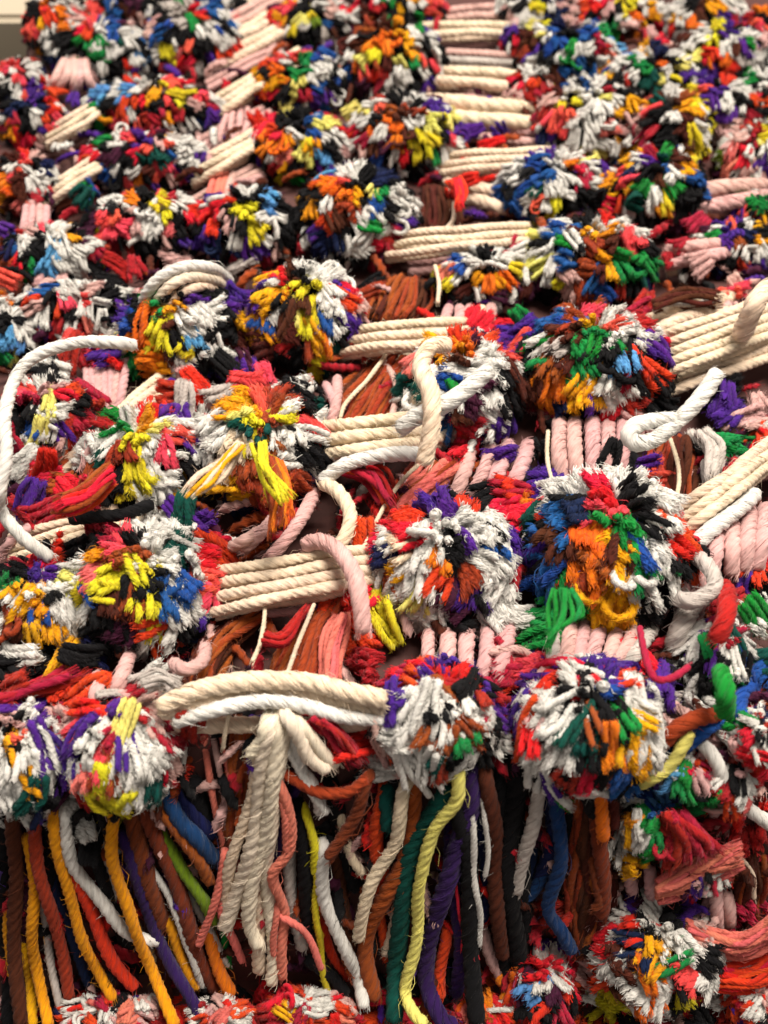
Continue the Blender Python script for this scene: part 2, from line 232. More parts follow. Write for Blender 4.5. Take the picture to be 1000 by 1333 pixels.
def add_tuft(parent, root, axis, out, c, kind, sl=1.0, sxy=1.0):
    me = random.choice(TM[kind]); o = bpy.data.objects.new('tuft', me)
    z = axis.normalized(); x = out - z * out.dot(z)
    if x.length < 1e-5: x = Vector((1, 0, 0)) - z * z.x
    x.normalize(); y = z.cross(x) * random.choice((-1, 1))
    M = Matrix((x, y, z)).transposed().to_4x4()
    M = Matrix.Translation(root) @ M @ Matrix.Diagonal((sxy, sxy, sl, 1))
    link(o, parent); o.matrix_basis = Matrix.Translation(-parent.location) @ M
    o.material_slots[0].link = 'OBJECT'; o.material_slots[0].material = yarn(c)
    return o
SEEDS = """
A 0 0
130 65 K,150 95 G,190 65 R,240 70 O,110 130 H,140 150 H,100 185 K,140 210 G,180 180 W,210 150 K,230 200 K,200 240 V,300 110 R,270 60 P,350 80 H,330 170 N,290 150 N,380 210 N,420 210 W,450 200 T,420 60 B,430 130 B,370 100 W,500 130 W,490 200 K,420 260 K,540 190 K,500 260 R,520 290 R,560 230 S,600 140 B,590 240 W,640 210 Y,660 240 A,690 150 K,720 190 H,740 220 K,740 90 N,640 90 B,660 40 J,480 50 X,540 90 P,500 20 D,590 50 K,780 60 R,800 100 W,820 40 B,880 50 W,850 110 B,920 60 K,800 180 K,830 170 W,880 220 R,820 240 U,860 290 K,850 320 R,760 270 W,790 300 K,690 270 R,650 290 H,610 300 K,560 320 W,730 310 W
480 360 S,400 400 K,430 420 K,350 450 N,390 470 G,400 380 S,510 400 R,575 375 G,570 410 K,500 450 W,640 380 H,690 350 Y,720 360 Y,780 370 H,800 400 M,830 370 W,760 400 P,730 430 K,620 430 M,690 450 M,640 470 G,590 490 M,540 510 U,480 490 H,430 490 H,440 520 W,380 520 N,390 550 K,470 550 K,600 500 D,760 440 K,830 440 U,800 520 X
720 520 W,700 550 W,740 570 W,660 590 B,600 590 T,560 560 H,530 570 R,610 550 P,650 545 H,700 500 J,770 600 U,720 620 W,480 610 K,430 600 D,540 610 T,690 610 K,610 650 H,640 690 H,560 670 X,500 670 W,430 660 W,720 650 K,740 680 K,780 700 U,700 700 M,660 710 P,450 700 K,350 720 B,400 690 B,310 710 N,330 760 B,300 790 T,400 720 W
480 720 H,510 740 O,560 740 K,480 760 W,420 790 K,510 790 P,590 780 Y,640 800 Y,680 780 W,560 810 W,690 820 K,740 830 R,440 840 H,380 850 H,350 830 D,330 860 K,550 850 W,480 880 H,420 910 H,560 890 W,650 890 A,700 890 K,700 920 U,590 930 K,640 940 P,500 900 P,470 950 K,690 970 K,280 900 G,230 890 W,340 880 D,350 930 W,290 930 Y,200 970 S,240 950 W,300 970 W,380 960 M,450 990 M
75 260 H,100 280 K,130 250 W,90 310 H,60 350 W,120 340 U,170 400 V,60 390 V,30 380 K,220 360 R,280 380 U,180 450 R,150 460 W,220 480 H,80 460 K,20 480 M,30 520 G,100 490 K,170 500 U,120 540 R,90 560 R,40 590 X,170 580 P,240 560 W,300 590 R,70 630 H,150 620 K,190 620 V,120 660 W,80 660 P,140 690 P,180 690 W,60 700 X,20 740 O,30 750 G,120 720 W,150 760 H,170 800 H,60 800 A,30 830 X,100 840 P,60 850 M,20 880 U,180 760 K,30 930 B,80 940 W,20 970 V,120 960 K
B 330 0
110 90 G,80 100 R,150 120 Y,200 80 L,240 90 I,290 90 B,320 90 K,180 40 K,250 30 K,120 20 H,210 60 Y,160 155 K,240 130 K,150 190 H,270 140 J,340 50 W,380 20 R,300 30 P,360 80 W,420 30 X,470 40 M,530 15 N,565 40 G,610 30 W,640 60 N,650 30 W,690 90 U,700 20 H,730 40 H,590 80 K
440 100 Z,490 90 X,560 120 G,600 170 G,620 190 G,480 150 O,430 180 O,400 170 X,520 140 O,450 210 Y,400 200 L,340 170 X,330 200 W,310 180 W,360 210 W,620 250 N,600 260 N,660 240 H,640 150 W,680 180 K,380 260 O,350 260 O,450 300 R,440 290 H,510 250 X,490 260 Z,500 290 M,560 230 L,560 280 W,590 300 W,660 280 W,670 320 W,620 350 K,700 340 U,680 370 U,560 340 W,470 350 M,420 330 D,530 370 K,380 330 K
260 210 B,290 210 B,200 240 N,150 260 N,290 240 W,240 270 W,310 270 K,330 300 B,100 300 O,70 320 G,130 290 O,60 370 R,90 350 O,190 310 L,170 350 L,260 340 B,240 320 B,220 370 M,300 360 U,280 380 U,140 410 L,170 430 K,110 390 K,350 360 K
400 410 L,430 430 W,480 400 H,440 420 W,400 450 W,520 410 Z,580 400 Z,640 415 Z,500 440 O,560 430 X,700 440 L,760 470 L,740 490 Y,550 480 O,540 560 O,550 610 O,480 510 W,440 500 O,430 520 O,580 530 X,610 560 X,600 470 W,640 540 Y,650 590 Y,700 540 Y,690 500 L,720 500 W,740 530 K,770 540 H,800 550 H,740 600 W,700 620 N,580 620 R,580 650 H,640 670 K,660 690 K,700 650 W,750 640 U,450 580 X,500 560 D,470 620 B,430 640 K,510 660 V,540 690 K,400 550 M,370 500 R
110 500 R,90 520 R,60 560 O,70 600 O,100 610 A,130 540 G,160 560 Y,200 540 Y,220 560 G,180 600 L,170 630 L,250 600 S,230 630 S,280 590 S,300 570 K,320 600 K,280 520 W,260 470 L,310 460 L,220 480 K,240 470 B,300 500 W,340 550 W,370 590 P,180 490 K,140 470 K,350 640 W,300 650 U,260 660 U,120 660 G,130 690 N,100 700 Y,180 660 K,80 640 M,30 640 K,30 450 R,10 450 R
330 690 H,310 680 M,280 720 O,260 710 O,350 740 O,330 770 O,360 800 Z,400 750 G,400 800 Y,430 750 Z,460 720 L,440 710 L,500 740 N,510 750 N,480 790 B,500 780 B,530 800 K,560 740 W,540 720 W,600 780 W,580 830 W,570 860 H,560 890 M,500 830 W,440 830 W,470 870 N,450 890 N,400 870 W,520 890 W,490 910 W,480 960 R,520 950 R,540 980 M,610 870 U,610 830 K,310 840 X,350 860 X,270 790 W,260 850 R,240 870 H,330 900 K,220 900 U,250 940 V,200 810 G,190 840 G,210 780 K,160 850 K,130 880 K,120 900 W,20 750 K,60 760 S,20 840 Y,10 910 Y,60 840 W,80 850 W,140 780 K,130 840 H,100 950 K,60 930 W,50 950 D,30 970 U,420 930 W,380 960 W,770 740 R,790 700 R,850 820 U,820 500 U,900 540 R,950 500 U
C 660 0
30 30 K,10 60 P,60 70 W,100 70 L,130 50 Y,200 50 V,180 30 V,250 30 P,240 70 P,340 20 R,350 60 R,310 50 R,380 50 P,420 100 N,400 120 N,460 40 Y,490 60 O,560 60 G,590 50 G,550 90 G,450 110 W,500 150 O,520 180 G,600 130 R,590 100 R,560 150 P,560 170 V,480 140 X,660 50 W,620 20 W,330 100 B,180 150 B,200 130 B,150 190 B,240 110 K,250 180 N,240 230 N,160 220 K,200 220 W,230 280 B,290 200 W,310 230 W,280 260 B,340 280 B,380 240 W,390 180 M,400 210 A,380 290 G,430 180 S,440 230 W,400 260 O,460 250 K,480 290 W,460 300 W,450 320 M,480 340 K,500 230 N,540 270 N,530 330 T,550 300 T,560 350 T,600 300 L,570 260 O,620 300 W,660 300 Y,640 330 W,700 330 Y,730 370 Y,690 390 G,650 380 X,620 370 X,690 360 Z,100 200 U,90 240 W,30 160 R,60 160 X,20 200 M,40 230 Z,20 140 U
90 320 R,60 320 R,120 360 M,100 390 M,140 350 X,160 380 P,50 370 P,200 330 X,180 270 X,260 370 Y,250 390 Y,300 340 W,320 380 W,380 360 L,340 380 W,390 420 W,420 390 W,300 430 W,330 460 W,310 500 W,280 540 W,250 560 W,320 550 W,260 510 W,190 440 H,170 480 H,200 500 H,150 530 U,150 570 U,190 540 K,220 570 W,380 560 W,400 590 W,330 600 L,350 600 L,400 500 A,380 480 A,430 510 A,460 500 P,480 560 G,470 590 G,490 400 G,460 400 G,530 420 H,520 430 P,560 430 K,530 470 K,590 410 K,600 440 W,640 460 W,620 500 K,590 500 K,600 540 K,540 510 M,500 540 M,550 550 M,540 600 U,520 620 W,610 570 N,600 590 T,620 630 B,650 640 S,700 560 X,690 500 X,680 600 X,730 540 Y,740 580 Y,720 620 G,750 600 I,750 650 K,720 680 B,660 660 W,690 690 B,580 640 K,450 650 V,380 650 U,320 660 M,280 640 R,240 610 O,290 630 W,430 670 H,460 680 H,520 670 K,500 690 K,390 700 G,370 710 G,450 720 G,480 720 G,580 710 X,560 690 X,560 740 G,520 730 N,650 720 N,640 750 N,420 800 R,410 770 R,340 760 K,290 740 K,250 790 K,330 790 K,380 740 K,480 800 T,490 770 T,550 820 W,540 800 W,600 820 G,640 800 G,620 780 Y,680 820 K,680 860 D,700 800 K,520 850 K,150 670 B,180 660 B,130 700 B,50 730 B,80 750 N,100 730 T,30 800 B,60 790 W,110 770 H,20 690 W,20 720 B,210 670 W,240 700 W,170 740 W,150 800 W,220 740 W,190 790 Y,110 860 L,90 850 W,100 890 L,200 860 B,190 890 B,210 920 N,150 940 W,50 960 W,100 980 W,180 970 W,240 860 X,280 870 X,250 920 W,270 910 W,320 880 G,330 900 O,390 870 G,430 860 W,370 860 W,450 880 S,480 900 H,500 910 H,520 890 W,340 940 Z,300 950 Z,400 920 X,370 980 G,340 990 G,430 950 N,460 970 N,500 970 N,510 990 N,650 960 M,620 980 M,590 900 K,700 880 M,20 850 X,60 870 X,30 920 M
740 40 X,800 40 G,820 60 Y,790 90 Y,700 90 O,720 30 K,660 130 X,880 70 M,900 30 W,950 80 H,980 30 O,970 50 K,740 130 W,790 150 Y,700 170 W,850 160 W,720 210 L,750 230 R,800 220 R,740 210 R,810 250 O,840 280 R,730 280 U,780 290 U,880 200 X,910 240 J,950 130 W,940 160 N,980 150 P,920 180 U,860 100 U,980 220 W,930 300 N,900 330 W,980 280 W,960 370 R,970 420 K,900 380 K,850 370 W,830 400 W,800 340 U,770 350 H,790 370 U,860 450 U,910 420 W,850 420 W,880 490 P,900 560 R,960 470 M,900 620 R,850 640 A,870 520 P,980 530 L,1000 520 Y,980 630 U,970 600 W,920 570 R,940 520 M,940 640 P,940 780 N,960 800 N,890 810 H,900 850 K,870 840 U,880 880 U,990 850 G,970 920 G,900 860 K,850 900 U,960 950 W,900 930 Z,800 940 N,830 960 N,870 970 W,940 890 V,990 880 K
D 0 330
20 30 X,50 40 R,120 50 N,110 70 N,190 40 S,150 130 B,200 80 S,240 60 W,290 80 W,260 110 W,330 60 W,420 50 N,400 100 K,430 20 M,480 50 M,520 60 M,590 20 K,70 60 R,90 160 R,30 100 H,20 170 O,20 240 K,100 160 J,130 190 P,210 130 K,30 180 W,170 180 K,350 130 P,250 180 H,230 210 R,210 230 R,320 170 H,300 190 H,150 260 W,90 300 W,200 240 W,210 290 M,190 270 T,270 240 K,320 220 W,400 180 W,380 220 W,350 230 W,300 270 W,440 140 K,430 160 K,480 130 W,470 180 J,460 210 U,490 220 U,510 190 K,420 250 K,400 290 K,340 290 A,330 310 M,380 300 M,450 280 H,470 280 B,490 280 K,30 330 S,70 370 S,20 370 S,10 400 N,50 420 L,160 420 W,240 380 H,300 370 M,260 400 M,350 380 H,420 420 R,360 410 U,130 460 K,180 450 K
580 200 N,650 190 G,590 230 Z,560 240 R,640 240 X,600 280 Y,630 290 Y,540 300 O,570 310 O,600 320 O,530 330 O,480 290 S,740 170 U,790 170 U,700 160 W,670 150 K,770 120 K,820 150 K,860 190 K,890 230 K,880 130 K,920 160 U,930 190 U,700 210 W,680 240 W,750 230 W,800 250 W,720 280 W,780 300 W,820 220 W,850 290 K,680 270 W,700 320 B,730 320 S,760 340 S,600 350 Y,650 370 Y,720 370 Y,750 380 Y,560 390 O,530 390 O,460 340 L,470 360 L,600 410 X,650 410 X,620 460 G,560 450 O,510 420 N,590 480 K,680 430 W,650 450 W,720 410 W,740 470 U,800 440 K,780 410 W,820 350 W,840 400 W,890 390 W,870 430 W,880 360 U,800 460 U,870 470 K,900 460 K,780 490 P,950 430 D,950 470 U,930 350 X,960 370 X,930 260 G,960 300 G,980 330 G,990 270 B,985 390 X
90 540 M,70 570 H,60 520 H,180 500 P,170 530 P,260 530 R,240 550 R,220 500 W,200 570 L,180 590 W,240 610 W,300 580 K,340 570 K,370 590 M,360 560 M,330 640 M,290 660 M,100 600 K,50 620 K,50 650 K,130 650 B,110 680 S,160 620 B,180 680 W,140 720 L,160 730 W,240 680 U,210 700 U,80 740 M,60 760 M,230 740 P,250 780 W,170 760 K,200 790 K,130 790 W,80 800 W,220 820 P,180 850 R,120 850 R,60 830 W,300 760 P
450 650 N,440 630 N,560 620 G,600 610 G,520 640 G,520 690 Y,590 650 L,400 720 W,430 690 W,350 740 W,370 790 T,350 800 T,430 730 O,410 760 O,440 780 Z,480 770 W,500 730 W,550 720 W,560 760 W,600 700 W,590 740 W,520 790 W,650 640 W,700 600 J,730 610 W,650 590 U,690 640 W,690 690 H,660 730 H,640 760 H,730 700 U,740 740 U,740 640 W,700 790 W,590 830 W,640 830 W,660 870 W,630 850 W,720 840 K,560 860 Y,510 840 Y,540 870 Y,570 890 Y,500 900 Y,480 920 Y,440 830 T,430 870 K,440 910 T,420 950 K,340 840 Z,280 870 Z,240 890 Z,330 910 R,350 950 R,280 970 R,290 940 R,620 930 W,640 960 W,600 950 W,680 890 G,640 910 G,650 530 M,600 560 R,570 590 R,770 530 R
830 550 J,820 590 W,850 640 W,830 680 W,840 720 W,810 760 W,900 540 G,880 580 G,930 560 G,920 590 L,970 560 G,980 590 G,960 620 Y,990 500 H,980 530 H,900 650 T,940 680 T,900 690 T,990 660 T,880 750 E,850 800 E,830 850 E,820 890 G,880 800 E,760 900 G,730 910 G,860 910 G,890 850 G,910 870 G,940 830 Z,950 900 Z,940 790 Z,980 740 Y,990 790 Y,980 700 Y
E 330 330
30 510 H,60 500 H,80 520 Z,100 560 Z,10 570 G,40 590 G,60 630 Z,110 610 Y,90 620 G,150 580 W,140 640 W,120 700 W,180 690 W,190 640 W,170 740 W,150 780 W,200 770 W,100 680 W,180 600 H,220 640 H,250 680 H,210 580 K,250 590 T,160 510 W,180 530 W,270 640 W,290 660 W,20 670 T,30 640 T,210 540 K,20 750 Y,50 830 Y,60 860 Y,90 930 Y,30 900 Z,70 770 Z,10 850 Z,110 800 Z,130 900 Z,100 850 O,140 830 K,210 770 K,220 830 K,240 770 K,150 930 Z
120 90 R,110 70 R,150 60 X,180 80 K,90 140 G,80 180 G,60 170 G,160 130 Y,140 150 L,120 160 L,230 110 Y,270 130 Y,210 140 Y,260 120 L,180 160 X,190 200 X,290 60 W,260 80 W,300 90 W,240 90 L,310 130 W,270 180 W,300 200 W,330 230 W,320 180 W,350 280 W,330 300 W,60 240 W,90 270 W,50 220 X,80 210 X,110 280 X,140 230 L,170 240 L,200 290 Y,180 270 Y,250 230 Y,260 260 B,280 270 B,30 320 G,60 330 G,40 350 G,10 300 G,80 300 G,100 320 Z,110 370 M,90 360 M,150 330 X,180 340 M,230 320 Z,240 350 G,260 340 X,270 320 G,290 370 O,310 330 Y,320 360 Y,290 400 Y,250 420 Y,240 400 G,150 400 K,120 420 K,340 390 T,310 430 T,330 340 K,350 360 K,380 130 R,400 150 R,400 180 R,380 240 U,390 280 U,370 210 U,350 110 U,410 220 P,400 370 M,210 390 Z
780 40 B,800 60 B,740 70 A,720 100 Y,730 120 Y,770 100 W,820 40 W,870 30 W,820 80 W,850 110 G,900 90 G,880 130 G,910 130 O,950 110 G,940 80 O,890 60 K,760 140 X,790 160 X,720 150 K,740 180 K,820 150 W,870 170 W,780 130 W,950 170 D,970 190 U,900 180 D,830 200 K,820 280 R,900 280 R,950 270 R,960 50 W,970 90 K,990 40 W
720 380 G,760 370 G,810 350 O,790 390 X,760 400 K,840 320 D,980 330 U,990 310 U,970 370 H,960 390 H,990 400 H,870 370 W,850 400 W,790 430 W,830 440 W,750 430 W,720 470 B,750 480 W,760 500 N,780 480 N,810 490 W,730 510 W,880 440 W,900 420 W,620 510 T,600 540 T,650 500 T,580 520 T,620 470 A,560 580 W,600 600 E,630 580 W,580 640 W,600 670 B,640 660 B,720 690 B,760 560 W,780 540 W,740 620 V,780 600 K,800 570 K,760 650 V,860 520 D,880 560 D,850 600 D,890 610 D,830 640 D,800 640 X,870 490 D,930 480 W,940 560 W,950 600 W,930 650 W,920 680 W,920 500 W,980 470 K,990 520 K,950 440 W,850 680 M,810 720 R,780 780 R,790 750 M,850 740 R,880 690 X,930 720 U,920 770 U,960 700 P,830 700 R,700 740 W
810 940 R,740 960 U,720 980 U,880 920 K,860 950 K,960 910 M,950 960 W,820 990 W
F 660 330
20 60 J,20 110 O,10 40 W,80 30 Y,100 60 L,130 40 W,160 60 W,150 100 W,100 80 W,190 80 B,190 120 Y,180 160 Y,210 40 B,220 70 B,240 100 P,260 60 P,250 140 P,290 60 Z,310 110 Z,280 90 Z,340 30 G,380 40 G,400 80 G,410 110 G,360 60 X,350 80 G,340 140 B,370 160 B,390 170 B,470 30 N,490 60 N,460 80 N,520 60 N,510 100 N,530 40 N,450 110 T,480 130 K,540 120 T,440 160 M,480 190 M,520 190 M,430 190 M,500 230 M,400 220 W,140 170 K,120 150 K,60 200 D,30 150 D,80 160 X,340 190 Z,30 220 P
150 250 B,180 230 B,210 240 B,260 220 Z,290 210 H,310 240 G,300 270 G,220 290 Z,200 270 X,170 290 X,340 280 N,360 290 N,240 330 X,260 300 X,230 260 Z,280 270 X,400 260 H,430 260 W,460 280 W,400 300 W,500 290 W,520 310 W,480 330 W,550 320 W,380 300 W,110 350 W,90 370 W,130 370 E,170 350 J,80 290 N,80 320 N,70 310 U,30 320 U,50 340 U,20 380 H,30 400 H,100 420 N,120 430 N,150 430 Z,170 410 Z,180 460 Z,140 480 Z,220 430 X,240 380 X,230 480 X,200 400 Z,80 460 X,60 500 X,70 520 X,90 550 X,170 530 O,160 560 O,190 570 O,290 390 N,270 410 N,310 360 N,350 350 N,400 330 N,430 340 N,280 460 N,310 480 N,330 490 N,290 510 G,300 540 G,290 570 G,260 550 N,350 380 K,400 380 K,340 420 K,380 430 K,450 350 K,430 450 K,440 480 K,460 400 S,460 430 W,390 490 W,420 510 W,380 540 W,430 570 W,450 520 M,400 580 W,520 380 K,540 430 R,520 460 R,560 450 R,580 480 R,510 510 K,560 520 K,610 490 K,630 520 K,600 580 K,590 600 K,540 570 K,500 580 M,480 560 M,490 600 M,530 640 P,340 590 U,290 600 V,380 640 R,360 600 U,210 600 V,170 600 V,20 450 K,20 500 K,20 570 K,60 590 K,240 590 P,570 340 U,620 450 K,640 490 K
820 30 K,850 50 K,890 30 M,930 80 U,880 80 M,870 150 H,930 130 H,700 20 W,760 30 W,700 60 P,840 600 U,850 620 U,820 590 U,860 530 K,820 520 K,900 680 R,850 720 N,870 760 N,820 740 N,990 700 R,970 720 R,980 680 R,940 620 P,970 600 P,930 660 P,990 640 P
130 850 U,160 870 U,120 880 U,130 910 W,200 900 W,280 870 W,320 850 W,370 820 K,430 800 K,480 800 K,530 820 U,350 870 R,380 880 R,310 900 R,360 920 R,400 880 H,340 960 H,380 970 H,420 950 H,400 990 H,430 840 W,480 850 W,520 860 W,560 860 H,600 880 H,450 900 K,500 920 K,520 950 K,560 920 W,600 930 W,620 980 W,460 870 W,70 970 O,90 990 R,230 950 K,250 980 K,160 970 B,170 990 B,30 900 R,20 920 M
G 0 660
130 30 M,100 10 U,120 20 M,240 150 K,270 170 K,350 180 G,340 190 G,370 140 K,310 160 K,450 90 H,460 130 H,500 120 H,440 150 H,430 180 Z,490 170 Z,460 210 Z,390 200 Z,500 80 W,540 60 W,600 60 W,520 110 K,560 100 K,480 90 W,600 110 W,640 140 W,580 160 W,560 180 W,620 170 W,690 60 T,690 100 T,690 140 T,740 100 W,760 130 W,640 60 W,730 200 W,700 190 W,700 230 W,670 260 W,700 280 W,680 310 W,570 210 Y,540 240 Y,510 260 Y,600 200 Y,390 250 Y,400 270 Y,370 300 Y,400 330 Y,450 340 Y,480 320 Y,430 290 Z,330 250 A,350 230 E,270 330 Y,280 340 L,350 340 B,330 370 B,380 350 B,600 260 K,560 290 K,620 290 K,540 310 K,640 310 B,660 340 B,620 370 B,700 350 B,740 320 B,760 290 B,720 380 B,650 400 B,430 400 X,390 390 Z,470 430 Z,440 380 Z,500 380 Z,520 410 Y,540 380 Y,570 360 Y,250 390 W,280 410 W,300 430 W,610 430 Y,620 460 Y,650 430 W,660 470 W,690 440 W,650 510 W,740 420 W,720 450 W,760 400 W,550 480 R,520 490 R,590 480 O,560 460 R,620 490 O,540 530 W,590 530 W,570 550 W,720 490 K,700 520 V,740 510 V,640 560 R,790 440 U,800 430 U,770 250 W,800 180 R,820 130 R,840 200 R,830 160 R,810 300 H,800 340 H,820 380 H,790 270 H,370 440 K,400 500 K,350 520 K,420 560 K,460 500 D,480 480 D,320 570 V,300 580 V,360 590 K,440 530 K,700 30 U,770 60 U,720 60 U,380 90 M,420 90 M,220 160 R
60 260 K,100 250 K,30 270 K,10 290 N,30 320 G,70 310 G,10 310 G,150 200 R,200 190 R,120 210 H,90 300 K,130 290 W,100 330 W,180 290 U,170 270 U,210 240 U,240 270 W,210 280 W,250 220 W,170 320 J,60 340 W,30 360 W,20 400 W,210 330 K,80 390 G,60 420 G,110 380 G,140 370 G,50 450 G,160 360 G,150 420 B,180 430 B,130 450 V,200 470 G,160 500 G,180 490 G,210 440 G,130 470 K,190 400 K,100 500 X,60 520 K,20 470 Z,30 500 Z,150 540 G,180 540 G,120 600 G,110 590 Y,150 600 N,220 590 G,240 540 W,260 520 W,280 480 W,230 550 W,300 520 W,20 580 W,30 560 W,40 640 K,10 640 K,60 620 K,80 650 K
0 700 M,30 690 M,100 660 M,20 760 M,160 770 U,190 790 U,150 760 U,240 740 R,280 750 R,310 730 R,350 750 R,390 740 R,420 730 R,440 770 U,470 780 U,460 740 U,550 760 M,600 780 M,630 820 M,570 760 P,60 810 P,110 800 W,40 830 P,30 850 A,80 850 H,50 870 H,130 840 W,260 800 P,240 830 P,280 820 H,320 820 W,350 810 W,380 840 W,330 860 W,400 860 W,420 880 W,350 900 W,300 880 W,460 850 M,470 900 M,490 870 M,510 830 M,530 850 M,580 810 P,580 840 W,600 880 W,620 930 W,590 920 W,570 970 W,500 900 U,510 920 U,540 930 U,470 930 U,180 880 U,200 900 U,220 940 U,240 920 U,260 890 U,110 890 V,130 900 V,20 920 K,10 900 K,60 920 W,40 960 W,80 940 W,120 960 G,100 980 G,90 970 G,160 940 W,180 970 W,320 930 K,360 940 K,380 910 K,290 970 M,330 980 M,350 990 H,390 950 K,400 970 Y,420 960 L,450 980 W,700 850 M,740 860 M,680 980 R,600 660 W,560 670 J
J 0 993
20 30 W,80 60 G,100 40 G,50 90 G,20 140 W,40 160 W,20 190 W,60 190 W,80 130 K,100 150 K,140 60 W,160 90 W,140 110 W,140 170 T,170 180 T,220 20 U,230 30 U,200 70 J,220 120 W,240 160 W,220 180 W,270 120 W,290 170 W,310 210 W,320 230 W,310 30 H,330 50 H,320 80 A,370 60 Z,420 20 Y,430 40 L,410 80 Z,450 120 Z,380 120 Y,400 190 Y,400 210 Y,360 190 K,360 250 K,480 40 W,510 50 W,500 110 W,530 150 W,540 90 W,560 60 W,570 120 W,600 70 W,590 90 W,620 30 W,650 20 W,680 30 R,700 70 R,570 170 T,620 110 T
H 330 660
690 20 U,720 10 U,660 30 W,740 40 W,780 30 W,840 30 W,700 100 W,760 80 W,800 60 W,870 50 W,900 60 W,640 40 R,640 70 R,550 80 R,510 80 R,580 70 R,500 110 R,460 130 R,470 100 R,430 170 R,600 110 R,620 90 R,560 120 E,550 150 E,540 160 P,590 130 O,470 190 V,480 210 V,520 190 G,560 200 G,540 230 G,590 190 G,650 130 W,670 170 W,640 200 W,620 240 W,690 140 W,660 230 W,570 270 B,600 260 B,540 280 B,600 300 W,560 340 W,540 360 W,640 270 W,590 330 W,650 310 W,500 330 Z,490 290 Z,510 350 O,720 200 O,740 240 R,730 210 R,720 270 R,740 110 K,780 100 K,760 140 K,780 190 K,820 120 U,830 150 U,830 190 U,820 220 U,880 110 W,880 140 W,870 170 W,900 200 W,860 90 W,930 90 B,920 130 B,940 170 B,920 200 B,950 60 W,960 110 K,980 130 U,970 100 U,930 230 W,910 280 W,870 260 Z,840 290 Z,850 310 Z,960 220 W,970 270 W,950 320 W,980 250 W,940 360 W,900 320 K,910 350 K,880 380 K,820 300 K,470 370 Y,460 380 Y,500 380 B,480 400 Y,500 420 Y,520 400 Y,620 380 L,650 370 W,640 410 W,600 430 W,690 430 W,650 440 W,700 470 W,700 330 D,740 370 D,720 400 U,760 350 B,770 350 B,760 420 D,770 390 D,830 370 U,840 410 U,850 380 D,810 460 K,780 440 K,870 440 X,900 420 Z,930 420 W,950 450 W,980 430 W,960 470 W,740 470 R,710 490 R,700 480 R,850 480 K
390 510 R,370 480 R,400 530 R,370 420 R,350 320 R,380 340 R
440 610 M,490 610 M,520 640 M,560 640 M,480 690 M,500 710 M,530 670 M,620 640 R,640 630 R,650 650 M,700 620 U,690 650 U,730 610 U,740 650 R,770 640 R,760 650 O,830 660 K,820 680 K,850 650 K,900 640 M,920 680 M,890 720 M,950 630 M,550 710 U,530 750 U,500 780 U,560 690 U,480 720 P,610 690 W,630 720 W,620 740 W,660 710 W,700 700 W,750 720 W,790 730 W,760 760 W,720 750 W,800 750 W,690 780 K,770 790 K,830 770 K,440 870 R,430 900 R,450 840 R,560 790 W,520 820 W,500 850 W,560 850 W,540 890 W,550 930 W,600 900 W,620 950 W,580 970 W,460 920 P,450 980 W,640 820 W,660 860 W,700 830 W,740 820 W,760 860 W,710 860 W,780 890 W,690 890 Z,710 930 Z,700 960 Z,840 810 Z,850 860 Z,870 900 Z,820 890 N,820 860 N,750 900 T,740 940 T,770 960 T,860 740 W,880 780 W,900 820 W,930 860 W,960 900 W,820 940 S,840 980 W,880 960 K,910 920 K,930 920 K,940 740 U,970 780 U,980 830 U,980 870 W,1000 900 R,640 990 W,520 980 K
I 660 660
20 20 R,80 20 O,60 10 R,20 60 R,180 20 B,150 30 B,190 60 B,130 60 B,210 110 B,170 90 B,60 90 T,90 130 B,80 170 T,70 140 T,150 120 X,210 150 X,190 180 X,200 220 X,240 20 V,250 40 V,310 30 H,350 20 H,390 10 H,380 90 G,340 70 G,400 120 G,440 170 G,430 150 G,280 110 O,320 140 O,340 180 O,250 150 O,270 200 O,290 240 O,260 190 O,300 220 O,380 170 D,400 210 X,440 40 N,470 60 N,430 90 N,460 110 N,500 100 N,490 140 N,420 70 N,450 20 N,530 30 K,570 60 K,560 100 K,610 110 K,600 70 K,540 70 K,620 20 W,660 70 W,640 40 W,700 90 R,690 120 R,680 60 R,480 170 B,520 190 B,500 230 B,540 180 B,450 210 V,480 210 B,590 180 W,610 160 W,640 230 W,610 270 W,640 190 W,600 220 N,650 270 W,690 230 K,680 260 K,700 280 K,720 260 R,730 290 M,110 250 K,130 230 K,150 260 K,110 290 B,160 280 B,130 330 B,170 340 B,150 300 B,210 310 N,230 350 N,250 390 N,280 350 N,290 380 N,250 310 N,210 400 N,150 430 N,150 460 N,180 450 N,150 500 N,270 290 Z,320 300 Z,350 240 Z,330 260 X,330 340 O,370 310 O,360 380 G,390 360 G,420 320 G,380 250 G,420 280 G,400 390 G,340 370 O,460 280 N,440 260 N,500 270 W,480 320 W,520 300 W,540 350 W,560 300 W,580 330 W,510 370 W,470 360 W,550 260 W,570 250 N,10 200 W,30 240 W,10 130 U,40 180 U,50 280 M,20 330 W,10 400 W,560 430 K,570 390 K
